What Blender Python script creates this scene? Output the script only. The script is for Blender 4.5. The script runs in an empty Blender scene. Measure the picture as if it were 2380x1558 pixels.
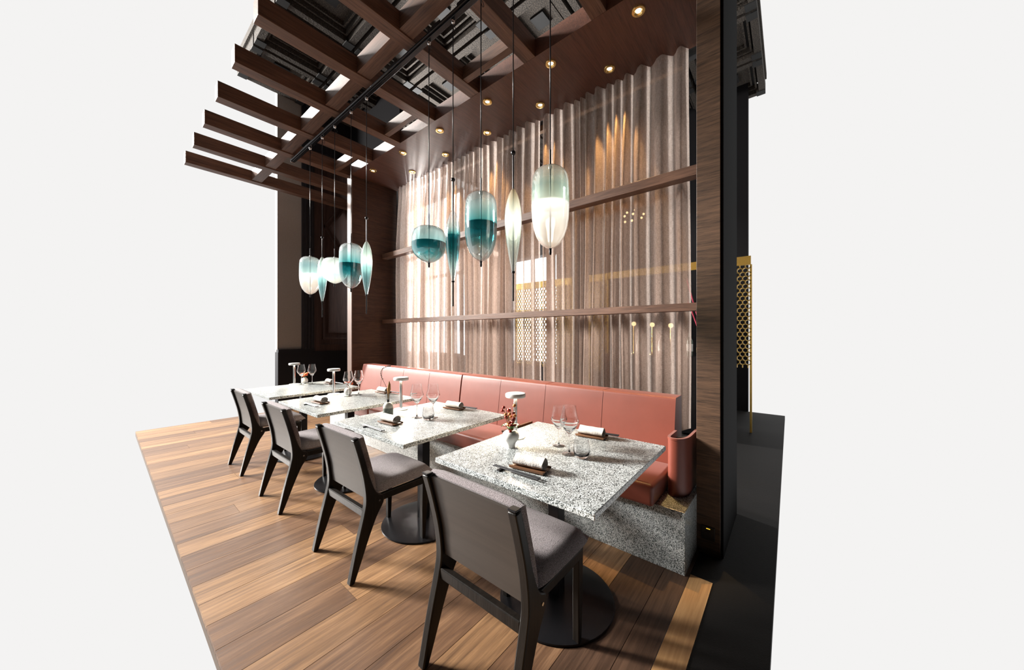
import bpy, bmesh, math, random
from mathutils import Vector, Matrix

scene = bpy.context.scene
COL = scene.collection
random.seed(7)
R = math.radians
H_CAM = 1.30
ZT = 0.72                                   # table top height

# ------------------------------------------------------------------ nodes
class NT:
    def __init__(self, mat):
        mat.use_nodes = True
        self.t = mat.node_tree
        self.t.nodes.clear()
    def n(self, typ, **kw):
        nd = self.t.nodes.new(typ)
        for k, v in kw.items():
            if k.startswith('i_'):
                key = k[2:]
                key = int(key) if key.isdigit() else key.replace('_', ' ')
                nd.inputs[key].default_value = v
            else:
                setattr(nd, k, v)
        return nd
    def l(self, a, b):
        self.t.links.new(a, b)
    def out(self, sock):
        o = self.n('ShaderNodeOutputMaterial')
        self.l(sock, o.inputs['Surface'])
    def coords(self, scale=(1, 1, 1), kind='Object', rot=(0, 0, 0)):
        tc = self.n('ShaderNodeTexCoord')
        mp = self.n('ShaderNodeMapping')
        mp.inputs['Scale'].default_value = scale
        mp.inputs['Rotation'].default_value = rot
        self.l(tc.outputs[kind], mp.inputs['Vector'])
        return mp.outputs['Vector']
    def ramp(self, fac, stops, interp='LINEAR'):
        r = self.n('ShaderNodeValToRGB')
        cr = r.color_ramp
        cr.interpolation = interp
        while len(cr.elements) > 1:
            cr.elements.remove(cr.elements[-1])
        for i, (p, c) in enumerate(stops):
            e = cr.elements[0] if i == 0 else cr.elements.new(p)
            e.position = p
            e.color = (c[0], c[1], c[2], c[3] if len(c) > 3 else 1)
        self.l(fac, r.inputs['Fac'])
        return r.outputs['Color']
    def math(self, op, a, b=None, c=None):
        m = self.n('ShaderNodeMath', operation=op)
        for i, v in enumerate((a, b, c)):
            if v is None:
                continue
            if isinstance(v, (int, float)):
                m.inputs[i].default_value = v
            else:
                self.l(v, m.inputs[i])
        return m.outputs[0]
    def noise(self, vec, scale, detail=3, rough=.55, dist=0):
        nd = self.n('ShaderNodeTexNoise', i_Scale=scale, i_Detail=detail, i_Roughness=rough, i_Distortion=dist)
        self.l(vec, nd.inputs['Vector'])
        return nd.outputs['Fac']
    def bump(self, height, strength=.2, dist=.01):
        b = self.n('ShaderNodeBump', i_Strength=strength, i_Distance=dist)
        self.l(height, b.inputs['Height'])
        return b.outputs['Normal']
    def mixc(self, fac, a, b, blend='MIX'):
        m = self.n('ShaderNodeMix', data_type='RGBA', blend_type=blend)
        for s, v in ((m.inputs[0], fac), (m.inputs[6], a), (m.inputs[7], b)):
            if isinstance(v, (int, float)):
                s.default_value = v
            elif isinstance(v, tuple):
                s.default_value = (v[0], v[1], v[2], 1)
            else:
                self.l(v, s)
        return m.outputs[2]
    def mixs(self, fac, a, b):
        m = self.n('ShaderNodeMixShader')
        if isinstance(fac, (int, float)):
            m.inputs[0].default_value = fac
        else:
            self.l(fac, m.inputs[0])
        self.l(a, m.inputs[1]); self.l(b, m.inputs[2])
        return m.outputs[0]
    def princ(self, color=None, rough=.5, metal=0., normal=None, **kw):
        p = self.n('ShaderNodeBsdfPrincipled')
        if isinstance(color, tuple):
            p.inputs['Base Color'].default_value = (color[0], color[1], color[2], 1)
        elif color is not None:
            self.l(color, p.inputs['Base Color'])
        if isinstance(rough, (int, float)):
            p.inputs['Roughness'].default_value = rough
        else:
            self.l(rough, p.inputs['Roughness'])
        p.inputs['Metallic'].default_value = metal
        if normal is not None:
            self.l(normal, p.inputs['Normal'])
        for k, v in kw.items():
            p.inputs[k.replace('_', ' ')].default_value = v
        return p.outputs[0]

def mat(name):
    m = bpy.data.materials.new(name)
    return m, NT(m)

def plain(name, c, rough=.5, metal=0., bumpy=0., **kw):
    m, t = mat(name)
    nrm = None
    col = c
    v = t.coords()
    f = t.noise(v, 40, 3)
    col = t.mixc(f, tuple(x * .9 for x in c), tuple(min(1, x * 1.1) for x in c))
    if bumpy:
        nrm = t.bump(t.noise(v, 160, 3), bumpy, .004)
    t.out(t.princ(col, rough, metal, nrm, **kw))
    return m

def wood(name, dark, light, axis='x', fine=60., rough=.5, bump=.25, island=False, spec=.4):
    """timber with the grain stretched along one axis"""
    m, t = mat(name)
    sc = {'x': (.05, 1, 1), 'y': (1, .05, 1), 'z': (1, 1, .05)}[axis]
    v = t.coords(sc)
    if island:
        g = t.n('ShaderNodeNewGeometry')
        off = t.n('ShaderNodeVectorMath', operation='SCALE')
        comb = t.n('ShaderNodeCombineXYZ')
        t.l(g.outputs['Random Per Island'], comb.inputs[0])
        t.l(g.outputs['Random Per Island'], comb.inputs[2])
        t.l(comb.outputs[0], off.inputs[0]); off.inputs['Scale'].default_value = 37.
        ad = t.n('ShaderNodeVectorMath', operation='ADD')
        t.l(v, ad.inputs[0]); t.l(off.outputs[0], ad.inputs[1])
        v = ad.outputs[0]
    n1 = t.noise(v, fine, 5, .65, .4)
    n2 = t.noise(v, fine * .18, 3, .5, 1.2)
    f = t.math('ADD', t.math('MULTIPLY', n1, .6), t.math('MULTIPLY', n2, .45))
    col = t.ramp(f, [(.34, dark), (.52, tuple((a + b) / 2 for a, b in zip(dark, light))), (.70, light)])
    t.out(t.princ(col, rough, 0, t.bump(n1, bump, .004), **{'Specular_IOR_Level': spec}))
    return m

M = {}
# dark stained veneers
M['veneer_y'] = wood('veneer_grain_along_wall', (.016, .009, .0055), (.118, .064, .036), 'y', 210, .5)
M['veneer_x'] = wood('veneer_grain_across', (.020, .010, .007), (.095, .047, .031), 'x', 210, .5)
M['soffit'] = wood('soffit_veneer', (.045, .018, .011), (.115, .045, .027), 'x', 170, .45)
M['beam'] = wood('beam_oak_x', (.035, .016, .010), (.175, .085, .050), 'x', 95, .5)
M['beam_y'] = wood('beam_oak_y', (.035, .016, .010), (.150, .075, .045), 'y', 95, .5)
M['rail'] = wood('rail_oak', (.055, .026, .016), (.20, .105, .066), 'y', 110, .5)
M['door'] = wood('door_timber', (.022, .012, .010), (.062, .034, .028), 'z', 60, .5, spec=.25)
M['door_dark'] = wood('dark_painted_timber', (.009, .009, .012), (.022, .021, .025), 'z', 60, .5, spec=.25)
M['chair_wood'] = wood('ebonised_ash', (.004, .0035, .003), (.013, .010, .008), 'z', 80, .36, .15, spec=.22)
M['chair_panel'] = wood('smoked_panel', (.026, .0195, .0155), (.043, .033, .026), 'y', 40, .50, .08, spec=.55)
M['plaster'] = plain('grey_plaster', (.29, .265, .24), .85, 0, .25)
M['dark_stone'] = plain('dark_stone_floor', (.009, .008, .0075), .7, 0, .3, Specular_IOR_Level=.2)
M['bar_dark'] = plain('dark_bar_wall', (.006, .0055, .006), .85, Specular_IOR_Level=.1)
M['black_metal'] = plain('black_metal', (.012, .012, .014), .28, .4)
M['track_metal'] = plain('black_track', (.02, .021, .024), .25, .7)
M['steel'] = plain('brushed_steel', (.62, .62, .62), .22, 1.)
M['white_lacquer'] = plain('white_lacquer', (.82, .81, .78), .3)
M['gold'] = plain('gold_metal', (.78, .52, .12), .35, .55)
M['brass'] = plain('brass_reflector', (.85, .58, .22), .25, .9)
M['red_cord'] = plain('red_cord', (.55, .02, .07), .5)
M['tray_wood'] = wood('tray_walnut', (.06, .025, .012), (.20, .095, .045), 'y', 80, .35)
M['cloth'] = plain('linen_napkin', (.62, .58, .54), .9, 0, .5)
M['cloth_end'] = plain('napkin_fold_shade', (.28, .25, .23), .95, 0, .5)  # darker linen for the roll's ends, fold shade put into the colour
M['stick'] = plain('black_lacquer', (.02, .02, .022), .35)
M['ceramic'] = plain('white_ceramic', (.86, .84, .80), .25)
M['socket'] = plain('black_plastic', (.008, .008, .009), .35)
M['green_glass'] = plain('green_bottle', (.01, .05, .02), .12)
M['amber_glass'] = plain('amber_bottle', (.08, .03, .008), .12)
M['paper'] = plain('paper_label', (.75, .75, .7), .7)
M['twig'] = plain('dry_twig', (.09, .045, .025), .8)
M['bloom'] = plain('dried_bloom', (.42, .20, .05), .7)
M['berry_red'] = plain('red_berry', (.33, .03, .015), .3)
M['berry_orange'] = plain('orange_berry', (.62, .22, .06), .35)
M['petal'] = plain('red_petal', (.75, .13, .04), .6)
M['leaf'] = plain('green_leaf', (.05, .12, .02), .5)
M['piping'] = plain('leather_seam', (.16, .030, .020), .5)
M['dark_inner'] = plain('dark_interior', (.02, .014, .012), .7)

def emis(name, c, s):
    m, t = mat(name)
    e = t.n('ShaderNodeEmission', i_Strength=s)
    e.inputs['Color'].default_value = (*c, 1)
    t.out(e.outputs[0])
    return m
M['bulb_warm'] = emis('lamp_disc_warm', (1, .80, .50), 6)
M['lamp_under'] = emis('table_lamp_diffuser', (1, .86, .66), 5)
M['globe'] = emis('warm_globe', (1, .70, .36), 4)
M['led'] = emis('socket_led', (.9, .6, .05), 1.2)

# floor planks
m, t = mat('oak_floor')
g = t.n('ShaderNodeNewGeometry')
rnd = g.outputs['Random Per Island']
v = t.coords((.06, 1, 1))
comb = t.n('ShaderNodeCombineXYZ'); t.l(rnd, comb.inputs[0]); t.l(rnd, comb.inputs[1])
sc_ = t.n('ShaderNodeVectorMath', operation='SCALE'); sc_.inputs['Scale'].default_value = 53.
t.l(comb.outputs[0], sc_.inputs[0])
ad = t.n('ShaderNodeVectorMath', operation='ADD'); t.l(v, ad.inputs[0]); t.l(sc_.outputs[0], ad.inputs[1])
n1 = t.noise(ad.outputs[0], 70, 6, .65, .6)
n2 = t.noise(ad.outputs[0], 12, 3, .5, 1.6)
f = t.math('ADD', t.math('MULTIPLY', n1, .55), t.math('MULTIPLY', n2, .5))
ca = t.ramp(f, [(.34, (.10, .050, .022)), (.53, (.25, .137, .064)), (.70, (.40, .235, .115))])
cb = t.ramp(f, [(.34, (.060, .029, .015)), (.53, (.135, .070, .036)), (.70, (.24, .135, .072))])
col = t.mixc(t.ramp(rnd, [(.25, (0, 0, 0)), (.75, (1, 1, 1))]), cb, ca)
kn = t.noise(t.coords((.35, 1, 1)), 5.5, 2, .5)
col = t.mixc(t.ramp(kn, [(.74, (0, 0, 0)), (.80, (.7, .7, .7))]), col, (.02, .012, .008))
t.out(t.princ(col, t.ramp(n1, [(.3, (.5,) * 3), (.7, (.36,) * 3)]), 0, t.bump(n1, .18, .004)))
M['floor'] = m
M['floor_smoked'] = wood('smoked_oak_plank', (.030, .016, .010), (.12, .066, .040), 'x', 70, .42, .15, island=True)
M['floor_light'] = wood('border_oak', (.36, .19, .075), (.62, .37, .17), 'x', 60, .42, .15)

# granite
m, t = mat('speckled_granite')
v = t.coords()
wn = t.n('ShaderNodeTexNoise', i_Scale=90., i_Detail=2.); t.l(v, wn.inputs['Vector'])
wob = t.n('ShaderNodeVectorMath', operation='MULTIPLY_ADD')
t.l(wn.outputs['Color'], wob.inputs[0]); wob.inputs[1].default_value = (.004, .004, .004); t.l(v, wob.inputs[2])
vo = t.n('ShaderNodeTexVoronoi', i_Scale=370.); t.l(wob.outputs[0], vo.inputs['Vector'])
sep = t.n('ShaderNodeSeparateColor'); t.l(vo.outputs['Color'], sep.inputs[0])
big = t.noise(v, 28, 2)
k = t.math('ADD', sep.outputs[0], t.math('MULTIPLY', t.math('SUBTRACT', big, .5), .5))
col = t.ramp(k, [(0, (.014, .018, .019)), (.29, (.035, .044, .045)), (.39, (.17, .195, .195)), (.53, (.36, .39, .39)), (.63, (.62, .66, .655)), (1, (.76, .79, .775))])
t.out(t.princ(col, .30, 0, t.bump(sep.outputs[0], .05, .001), Coat_Weight=.25, Coat_Roughness=.18))
M['granite'] = m

# leather
m, t = mat('terracotta_leather')
v = t.coords()
c = t.mixc(t.noise(v, 6, 4), (.145, .029, .0145), (.215, .047, .026))
vo = t.n('ShaderNodeTexVoronoi', i_Scale=420., feature='DISTANCE_TO_EDGE'); t.l(v, vo.inputs['Vector'])
hb = t.math('ADD', t.math('MULTIPLY', vo.outputs['Distance'], 1.), t.math('MULTIPLY', t.noise(v, 14, 3), .8))
t.out(t.princ(c, .42, 0, t.bump(hb, .16, .004), Sheen_Weight=.1))
M['leather'] = m

# woven chair cloth
m, t = mat('woven_wool')
v = t.coords()
vo = t.n('ShaderNodeTexVoronoi', i_Scale=400.); t.l(v, vo.inputs['Vector'])
nn = t.noise(v, 320, 3, .7)
hh = t.math('SUBTRACT', 1., t.math('MULTIPLY', vo.outputs['Distance'], 1.3))
c = t.ramp(t.math('ADD', t.math('MULTIPLY', hh, .5), t.math('MULTIPLY', nn, .5)), [(.30, (.12, .100, .102)), (.52, (.25, .215, .222)), (.75, (.40, .36, .37))])
t.out(t.princ(c, .9, 0, t.bump(hh, .5, .003), Sheen_Weight=.2))
M['wool'] = m

# sheer curtain
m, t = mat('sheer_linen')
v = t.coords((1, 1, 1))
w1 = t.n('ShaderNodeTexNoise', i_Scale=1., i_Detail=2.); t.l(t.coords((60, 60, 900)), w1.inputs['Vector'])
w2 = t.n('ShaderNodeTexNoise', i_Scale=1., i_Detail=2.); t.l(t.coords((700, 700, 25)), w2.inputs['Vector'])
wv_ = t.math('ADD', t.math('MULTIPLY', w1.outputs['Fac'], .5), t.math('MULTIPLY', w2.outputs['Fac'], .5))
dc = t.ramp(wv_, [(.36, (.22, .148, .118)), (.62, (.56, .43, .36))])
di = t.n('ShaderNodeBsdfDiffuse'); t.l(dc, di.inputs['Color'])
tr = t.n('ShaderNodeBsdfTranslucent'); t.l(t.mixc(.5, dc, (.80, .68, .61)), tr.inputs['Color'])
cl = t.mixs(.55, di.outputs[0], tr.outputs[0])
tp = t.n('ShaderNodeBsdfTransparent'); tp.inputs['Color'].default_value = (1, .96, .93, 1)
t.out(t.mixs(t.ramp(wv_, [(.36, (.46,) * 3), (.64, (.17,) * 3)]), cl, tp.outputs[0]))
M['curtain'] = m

# clear drinking glass and panes
def clear_glass(name, tint=(1, 1, 1), edge=.75, base=.04, rough=.02):
    m, t = mat(name)
    tp = t.n('ShaderNodeBsdfTransparent'); tp.inputs['Color'].default_value = (*tint, 1)
    gl = t.n('ShaderNodeBsdfGlossy', i_Roughness=rough)
    gl.inputs['Color'].default_value = (1, 1, 1, 1)
    lw = t.n('ShaderNodeLayerWeight', i_Blend=.30)
    f = t.math('ADD', t.math('MULTIPLY', lw.outputs['Facing'], edge), base)
    t.out(t.mixs(f, tp.outputs[0], gl.outputs[0]))
    return m
M['glass'] = clear_glass('wine_glass_crystal', (.97, .98, .98), .85, .05)
M['foot_glass'] = M['glass']
m, t = mat('wine_glass_crystal_refracting')
t.out(t.princ((1, 1, 1), .0, 0, None, Transmission_Weight=1.0, IOR=1.45))
M['glass'] = m
M['pane'] = clear_glass('window_pane', (.97, .98, .98), .25, .02)
M['clear_tube'] = clear_glass('clear_neck', (.8, .82, .8), .5, .05)

# pendant glass : tint by height in the shade
def shade_mat(name, tints, milky, lit=()):
    """tints: ramp stops of transmitted colour, milky: ramp of how much the glass scatters, lit: ramp of lamp glow"""
    m, t = mat(name)
    tc = t.n('ShaderNodeTexCoord')
    sp = t.n('ShaderNodeSeparateXYZ'); t.l(tc.outputs['Generated'], sp.inputs[0])
    z = sp.outputs['Z']
    tint = t.ramp(z, tints)
    tp = t.n('ShaderNodeBsdfTransparent'); t.l(tint, tp.inputs['Color'])
    soft = t.mixc(1.0, tint, (.82, .82, .82), 'MULTIPLY')
    di = t.n('ShaderNodeBsdfDiffuse'); t.l(soft, di.inputs['Color'])
    tl = t.n('ShaderNodeBsdfTranslucent'); t.l(soft, tl.inputs['Color'])
    sc = t.mixs(.5, di.outputs[0], tl.outputs[0])
    if lit:
        em = t.n('ShaderNodeEmission', i_Strength=.7); t.l(t.ramp(z, lit), em.inputs['Color'])
        a = t.n('ShaderNodeAddShader'); t.l(sc, a.inputs[0]); t.l(em.outputs[0], a.inputs[1]); sc = a.outputs[0]
    body = t.mixs(t.ramp(z, milky), tp.outputs[0], sc)
    gl = t.n('ShaderNodeBsdfGlossy', i_Roughness=.04)
    gl.inputs['Color'].default_value = (1, 1, 1, 1)
    lw = t.n('ShaderNodeLayerWeight', i_Blend=.35)
    f = t.math('ADD', t.math('MULTIPLY', t.math('POWER', lw.outputs['Facing'], 1.3), .85), .06)
    t.out(t.mixs(f, body, gl.outputs[0]))
    return m
g_ = lambda x: (x, x, x)
teal_d, teal_m, teal_l = (.012, .25, .29), (.20, .66, .68), (.62, .92, .91)
M['shade_teal_tall'] = shade_mat('teal_glass_tall', [(0, (.80, .84, .84)), (.22, (.62, .74, .75)), (.38, (.08, .44, .47)), (.535, teal_d), (.545, teal_m), (.72, (.66, .92, .92)), (.95, (.93, .97, .97))],
                                 [(0, g_(.10)), (.25, g_(.18)), (.5, g_(.45)), (.54, g_(.45)), (.56, g_(.55)), (.75, g_(.42)), (1, g_(.15))])
M['shade_teal_bowl'] = shade_mat('teal_glass_bowl', [(0, (.80, .88, .88)), (.2, (.38, .78, .80)), (.40, (.06, .46, .50)), (.545, (.02, .32, .36)), (.555, (.60, .92, .92)), (.75, (.72, .9, .9)), (1, (.85, .95, .95))],
                                 [(0, g_(.2)), (.3, g_(.45)), (.54, g_(.55)), (.56, g_(.72)), (.8, g_(.62)), (1, g_(.35))])
M['shade_teal_slim'] = shade_mat('teal_glass_slim', [(0, (.92, .96, .96)), (.25, (.62, .83, .83)), (.45, (.06, .40, .43)), (.64, (.012, .20, .23)), (.65, teal_m), (.74, (.75, .9, .89)), (.9, (.95, .97, .97))],
                                 [(0, g_(.10)), (.3, g_(.3)), (.6, g_(.5)), (.66, g_(.45)), (.8, g_(.25)), (1, g_(.08))])
M['shade_white_tall'] = shade_mat('opal_glass_tall', [(0, (.95, .90, .84)), (.3, (.97, .95, .92)), (.52, (1, 1, .98)), (.56, (.75, .90, .82)), (.72, (.66, .86, .80)), (.88, (.90, .93, .88)), (1, (.95, .93, .86))],
                                  [(0, g_(.50)), (.3, g_(.62)), (.53, g_(.92)), (.56, g_(.6)), (.75, g_(.38)), (.9, g_(.22)), (1, g_(.30))],
                                  [(0, (.30, .22, .15)), (.25, (.42, .36, .28)), (.42, (.72, .68, .62)), (.525, (1.0, 1.0, .97)), (.55, (.50, .48, .36)), (.72, (.08, .10, .07)), (1, (.05, .04, .02))])
M['shade_opal_tall'] = shade_mat('opal_glass_blue', [(0, (.95, .90, .84)), (.3, (.98, .95, .9)), (.48, (1, 1, 1)), (.55, (.75, .92, .90)), (.75, (.55, .76, .78)), (.9, (.75, .86, .86)), (1, (.9, .92, .9))],
                                 [(0, g_(.32)), (.3, g_(.5)), (.5, g_(.85)), (.56, g_(.55)), (.8, g_(.36)), (1, g_(.25))],
                                 [(0, (.16, .11, .07)), (.25, (.30, .25, .19)), (.42, (.75, .72, .66)), (.5, (1.0, 1.0, 1.0)), (.56, (.25, .33, .31)), (.8, (.10, .16, .16)), (1, (.2, .2, .18))])
M['shade_opal_bowl'] = shade_mat('opal_glass_bowl', [(0, (.92, .93, .88)), (.3, (.70, .92, .88)), (.52, (1, 1, 1)), (.6, (.9, .95, .92)), (1, (.85, .92, .9))],
                                 [(0, g_(.7)), (.5, g_(.92)), (1, g_(.6))],
                                 [(0, (.6, .58, .50)), (.3, (.62, .78, .74)), (.5, (1, 1, 1)), (.58, (.8, .8, .74)), (.8, (.42, .46, .42)), (1, (.3, .32, .28))])
M['shade_warm_slim'] = shade_mat('warm_glass_slim', [(0, (.90, .95, .93)), (.25, (.85, .92, .88)), (.45, (.80, .9, .82)), (.62, (1, 1, .97)), (.8, (.93, .92, .82)), (1, (.85, .75, .58))],
                                 [(0, g_(.12)), (.3, g_(.22)), (.5, g_(.55)), (.62, g_(.95)), (.75, g_(.75)), (1, g_(.35))],
                                 [(0, (.02, .03, .03)), (.3, (.10, .13, .11)), (.5, (.55, .62, .50)), (.62, (1.0, 1.0, .96)), (.74, (.75, .76, .56)), (.9, (.35, .30, .16)), (1, (.3, .2, .1))])
M['shade_sea_slim'] = shade_mat('sea_glass_slim', [(0, (.75, .88, .88)), (.3, (.45, .68, .70)), (.5, (.45, .75, .75)), (.62, (1, 1, 1)), (.8, (.72, .9, .86)), (1, (.8, .85, .8))],
                                [(0, g_(.2)), (.3, g_(.35)), (.5, g_(.6)), (.62, g_(.92)), (.78, g_(.7)), (1, g_(.35))],
                                [(0, (.02, .05, .05)), (.4, (.06, .14, .14)), (.55, (.45, .65, .62)), (.63, (1.0, 1.0, .98)), (.72, (.75, .82, .66)), (.9, (.12, .14, .1)), (1, (.1, .08, .05))])
def inner_disc_mat(name, c):
    m, t = mat(name)
    di = t.n('ShaderNodeBsdfDiffuse'); di.inputs['Color'].default_value = (*c, 1)
    tl = t.n('ShaderNodeBsdfTranslucent'); tl.inputs['Color'].default_value = (*c, 1)
    tp = t.n('ShaderNodeBsdfTransparent'); tp.inputs['Color'].default_value = (*c, 1)
    t.out(t.mixs(.5, t.mixs(.5, di.outputs[0], tl.outputs[0]), tp.outputs[0]))
    return m
M['disc_teal'] = inner_disc_mat('teal_inner_layer', (.10, .38, .40))
M['disc_white'] = inner_disc_mat('opal_inner_layer', (.92, .92, .88))

# vase stone
m, t = mat('speckled_stoneware')
v = t.coords()
tcg = t.n('ShaderNodeTexCoord'); spz = t.n('ShaderNodeSeparateXYZ'); t.l(tcg.outputs['Generated'], spz.inputs[0])
body = t.ramp(t.noise(v, 240, 2), [(.35, (.035, .045, .035)), (.6, (.16, .18, .15))])
t.out(t.princ(t.mixc(t.ramp(spz.outputs['Z'], [(.55, (0, 0, 0)), (.66, (1, 1, 1))]), body, (.62, .61, .54)), .4))
M['stoneware'] = m

# ornamental ceiling stone
m, t = mat('old_ceiling_render')
v = t.coords()
c = t.ramp(t.noise(v, 75, 3, .75), [(.38, (.011, .0085, .0065)), (.5, (.030, .0235, .018)), (.64, (.080, .063, .048))])
t.out(t.princ(c, .9, 0, t.bump(t.noise(v, 45, 4), .6, .02)))
M['ceiling'] = m
M['ceiling_dark'] = plain('dark_coffer_paint', (.008, .008, .008), .8)

# ------------------------------------------------------------------ geometry helpers
def box(bm, c, s, rot=None):
    """box with centre c and full size s"""
    r = bmesh.ops.create_cube(bm, size=1.0)
    vs = r['verts']
    mt = Matrix.Diagonal((*s, 1))
    if rot is not None:
        mt = rot.to_4x4() @ mt
    bmesh.ops.transform(bm, matrix=Matrix.Translation(c) @ mt, verts=vs)
    return vs
def box2(bm, a, b):
    a, b = Vector(a), Vector(b)
    return box(bm, (a + b) / 2, b - a)
def bevel_all(bm, w, seg=2):
    bmesh.ops.bevel(bm, geom=list(bm.edges), offset=w, segments=seg, affect='EDGES', profile=.6, clamp_overlap=True)
def cyl(bm, a, b, r0, r1=None, n=16, cap=True):
    a, b = Vector(a), Vector(b)
    r1 = r0 if r1 is None else r1
    d = b - a
    q = d.to_track_quat('Z', 'Y').to_matrix().to_4x4()
    r = bmesh.ops.create_cone(bm, cap_ends=cap, segments=n, radius1=r0, radius2=r1, depth=d.length)
    bmesh.ops.transform(bm, matrix=Matrix.Translation((a + b) / 2) @ q, verts=r['verts'])
def lathe(bm, prof, n=40, close=False):
    """prof: list of (r, z)"""
    rings = []
    for r, z in prof:
        if r < 1e-5:
            rings.append([bm.verts.new((0, 0, z))])
        else:
            rings.append([bm.verts.new((r * math.cos(2 * math.pi * i / n), r * math.sin(2 * math.pi * i / n), z)) for i in range(n)])
    for A, B in zip(rings, rings[1:]):
        for i in range(n):
            j = (i + 1) % n
            if len(A) == 1 and len(B) == 1:
                continue
            if len(A) == 1:
                bm.faces.new((A[0], B[i], B[j]))
            elif len(B) == 1:
                bm.faces.new((A[i], A[j], B[0]))
            else:
                bm.faces.new((A[i], A[j], B[j], B[i]))
def tube(bm, pts, r, n=8, cap=True):
    pts = [Vector(p) for p in pts]
    rings = []
    up = Vector((0, 0, 1))
    for i, p in enumerate(pts):
        d = (pts[min(i + 1, len(pts) - 1)] - pts[max(i - 1, 0)]).normalized()
        ref = up if abs(d.dot(up)) < .95 else Vector((1, 0, 0))
        u = d.cross(ref).normalized(); w = d.cross(u)
        rr = r[i] if isinstance(r, (list, tuple)) else r
        rings.append([bm.verts.new(p + (u * math.cos(2 * math.pi * k / n) + w * math.sin(2 * math.pi * k / n)) * rr) for k in range(n)])
    for A, B in zip(rings, rings[1:]):
        for k in range(n):
            bm.faces.new((A[k], A[(k + 1) % n], B[(k + 1) % n], B[k]))
    if cap:
        bm.faces.new(rings[0]); bm.faces.new(list(reversed(rings[-1])))
def prism_y(bm, prof, y0, y1):
    """closed (x, z) outline extruded along y"""
    A = [bm.verts.new((x, y0, z)) for x, z in prof]
    B = [bm.verts.new((x, y1, z)) for x, z in prof]
    n = len(prof)
    bm.faces.new(A); bm.faces.new(list(reversed(B)))
    for i in range(n):
        bm.faces.new((A[i], B[i], B[(i + 1) % n], A[(i + 1) % n]))
def prism_z(bm, prof, z0, z1):
    A = [bm.verts.new((x, y, z0)) for x, y in prof]
    B = [bm.verts.new((x, y, z1)) for x, y in prof]
    n = len(prof)
    bm.faces.new(list(reversed(A))); bm.faces.new(B)
    for i in range(n):
        bm.faces.new((A[i], A[(i + 1) % n], B[(i + 1) % n], B[i]))
def smooth_curve(pts, n=6):
    """Catmull-Rom through pts"""
    P = [Vector(p) for p in pts]
    out = []
    for i in range(len(P) - 1):
        p0, p1, p2, p3 = P[max(i - 1, 0)], P[i], P[i + 1], P[min(i + 2, len(P) - 1)]
        for k in range(n):
            t_ = k / n
            out.append(.5 * ((2 * p1) + (p2 - p0) * t_ + (2 * p0 - 5 * p1 + 4 * p2 - p3) * t_ ** 2 + (3 * p1 - p0 - 3 * p2 + p3) * t_ ** 3))
    out.append(P[-1])
    return out

def obj(name, bm, material, parent=None, smooth=None, loc=None, bevel=None):
    bmesh.ops.recalc_face_normals(bm, faces=bm.faces)
    me = bpy.data.meshes.new(name)
    if smooth is not None:
        for f in bm.faces:
            f.smooth = True
    bm.to_mesh(me); bm.free()
    if smooth is not None and smooth < 179:
        me.set_sharp_from_angle(angle=R(smooth))
    o = bpy.data.objects.new(name, me)
    COL.objects.link(o)
    mats = material if isinstance(material, (list, tuple)) else [material]
    for mm in mats:
        me.materials.append(mm)
    if parent is not None:
        o.parent = parent
    if loc is not None:
        o.location = loc
    if bevel:
        b = o.modifiers.new('bevel', 'BEVEL'); b.width = bevel; b.segments = 2; b.limit_method = 'ANGLE'; b.angle_limit = R(40)
    return o
def tag(o, label, cat, group=None, kind=None):
    if label: o['label'] = label
    if cat: o['category'] = cat
    if group: o['group'] = group
    if kind: o['kind'] = kind
    return o
def thing(name, label, cat, loc=(0, 0, 0), rotz=0, group=None):
    o = bpy.data.objects.new(name, None)
    o.empty_display_size = .05
    COL.objects.link(o)
    o.location = loc; o.rotation_euler = (0, 0, rotz)
    return tag(o, label, cat, group)
def struct(name, bm, material, parent=None, smooth=None, bevel=None, loc=None):
    o = obj(name, bm, material, parent, smooth, loc, bevel)
    if parent is None:
        o['kind'] = 'structure'
    return o
def dup(root, loc, rotz, label, group=None):
    r = root.copy(); COL.objects.link(r)
    r.location = loc; r.rotation_euler = (0, 0, rotz)
    r['label'] = label
    if group: r['group'] = group
    for ch in list(root.children):
        c = ch.copy(); COL.objects.link(c); c.parent = r
        for gch in list(ch.children):
            d = gch.copy(); COL.objects.link(d); d.parent = c
    return r
NB = bmesh.new

# ------------------------------------------------------------------ camera
F_PX, YAW = 786.0, 39.40                    # focal length in pixels, angle between view axis and +X
cam = bpy.data.cameras.new('camera')
cam.sensor_fit = 'HORIZONTAL'; cam.sensor_width = 36.0
cam.lens = 36.0 * F_PX / 2380.0
cam.clip_start = .05; cam.clip_end = 100
co = bpy.data.objects.new('camera', cam); COL.objects.link(co)
co.location = (0, 0, H_CAM)
co.rotation_euler = (R(90), 0, R(YAW - 90))
scene.camera = co

# ------------------------------------------------------------------ the setting
XF = 2.29        # front plane of pier, soffit and end wall
ZS = 3.61        # underside of soffit and beams
XC = 2.93        # curtain
YE = 4.88        # end wall
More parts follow.
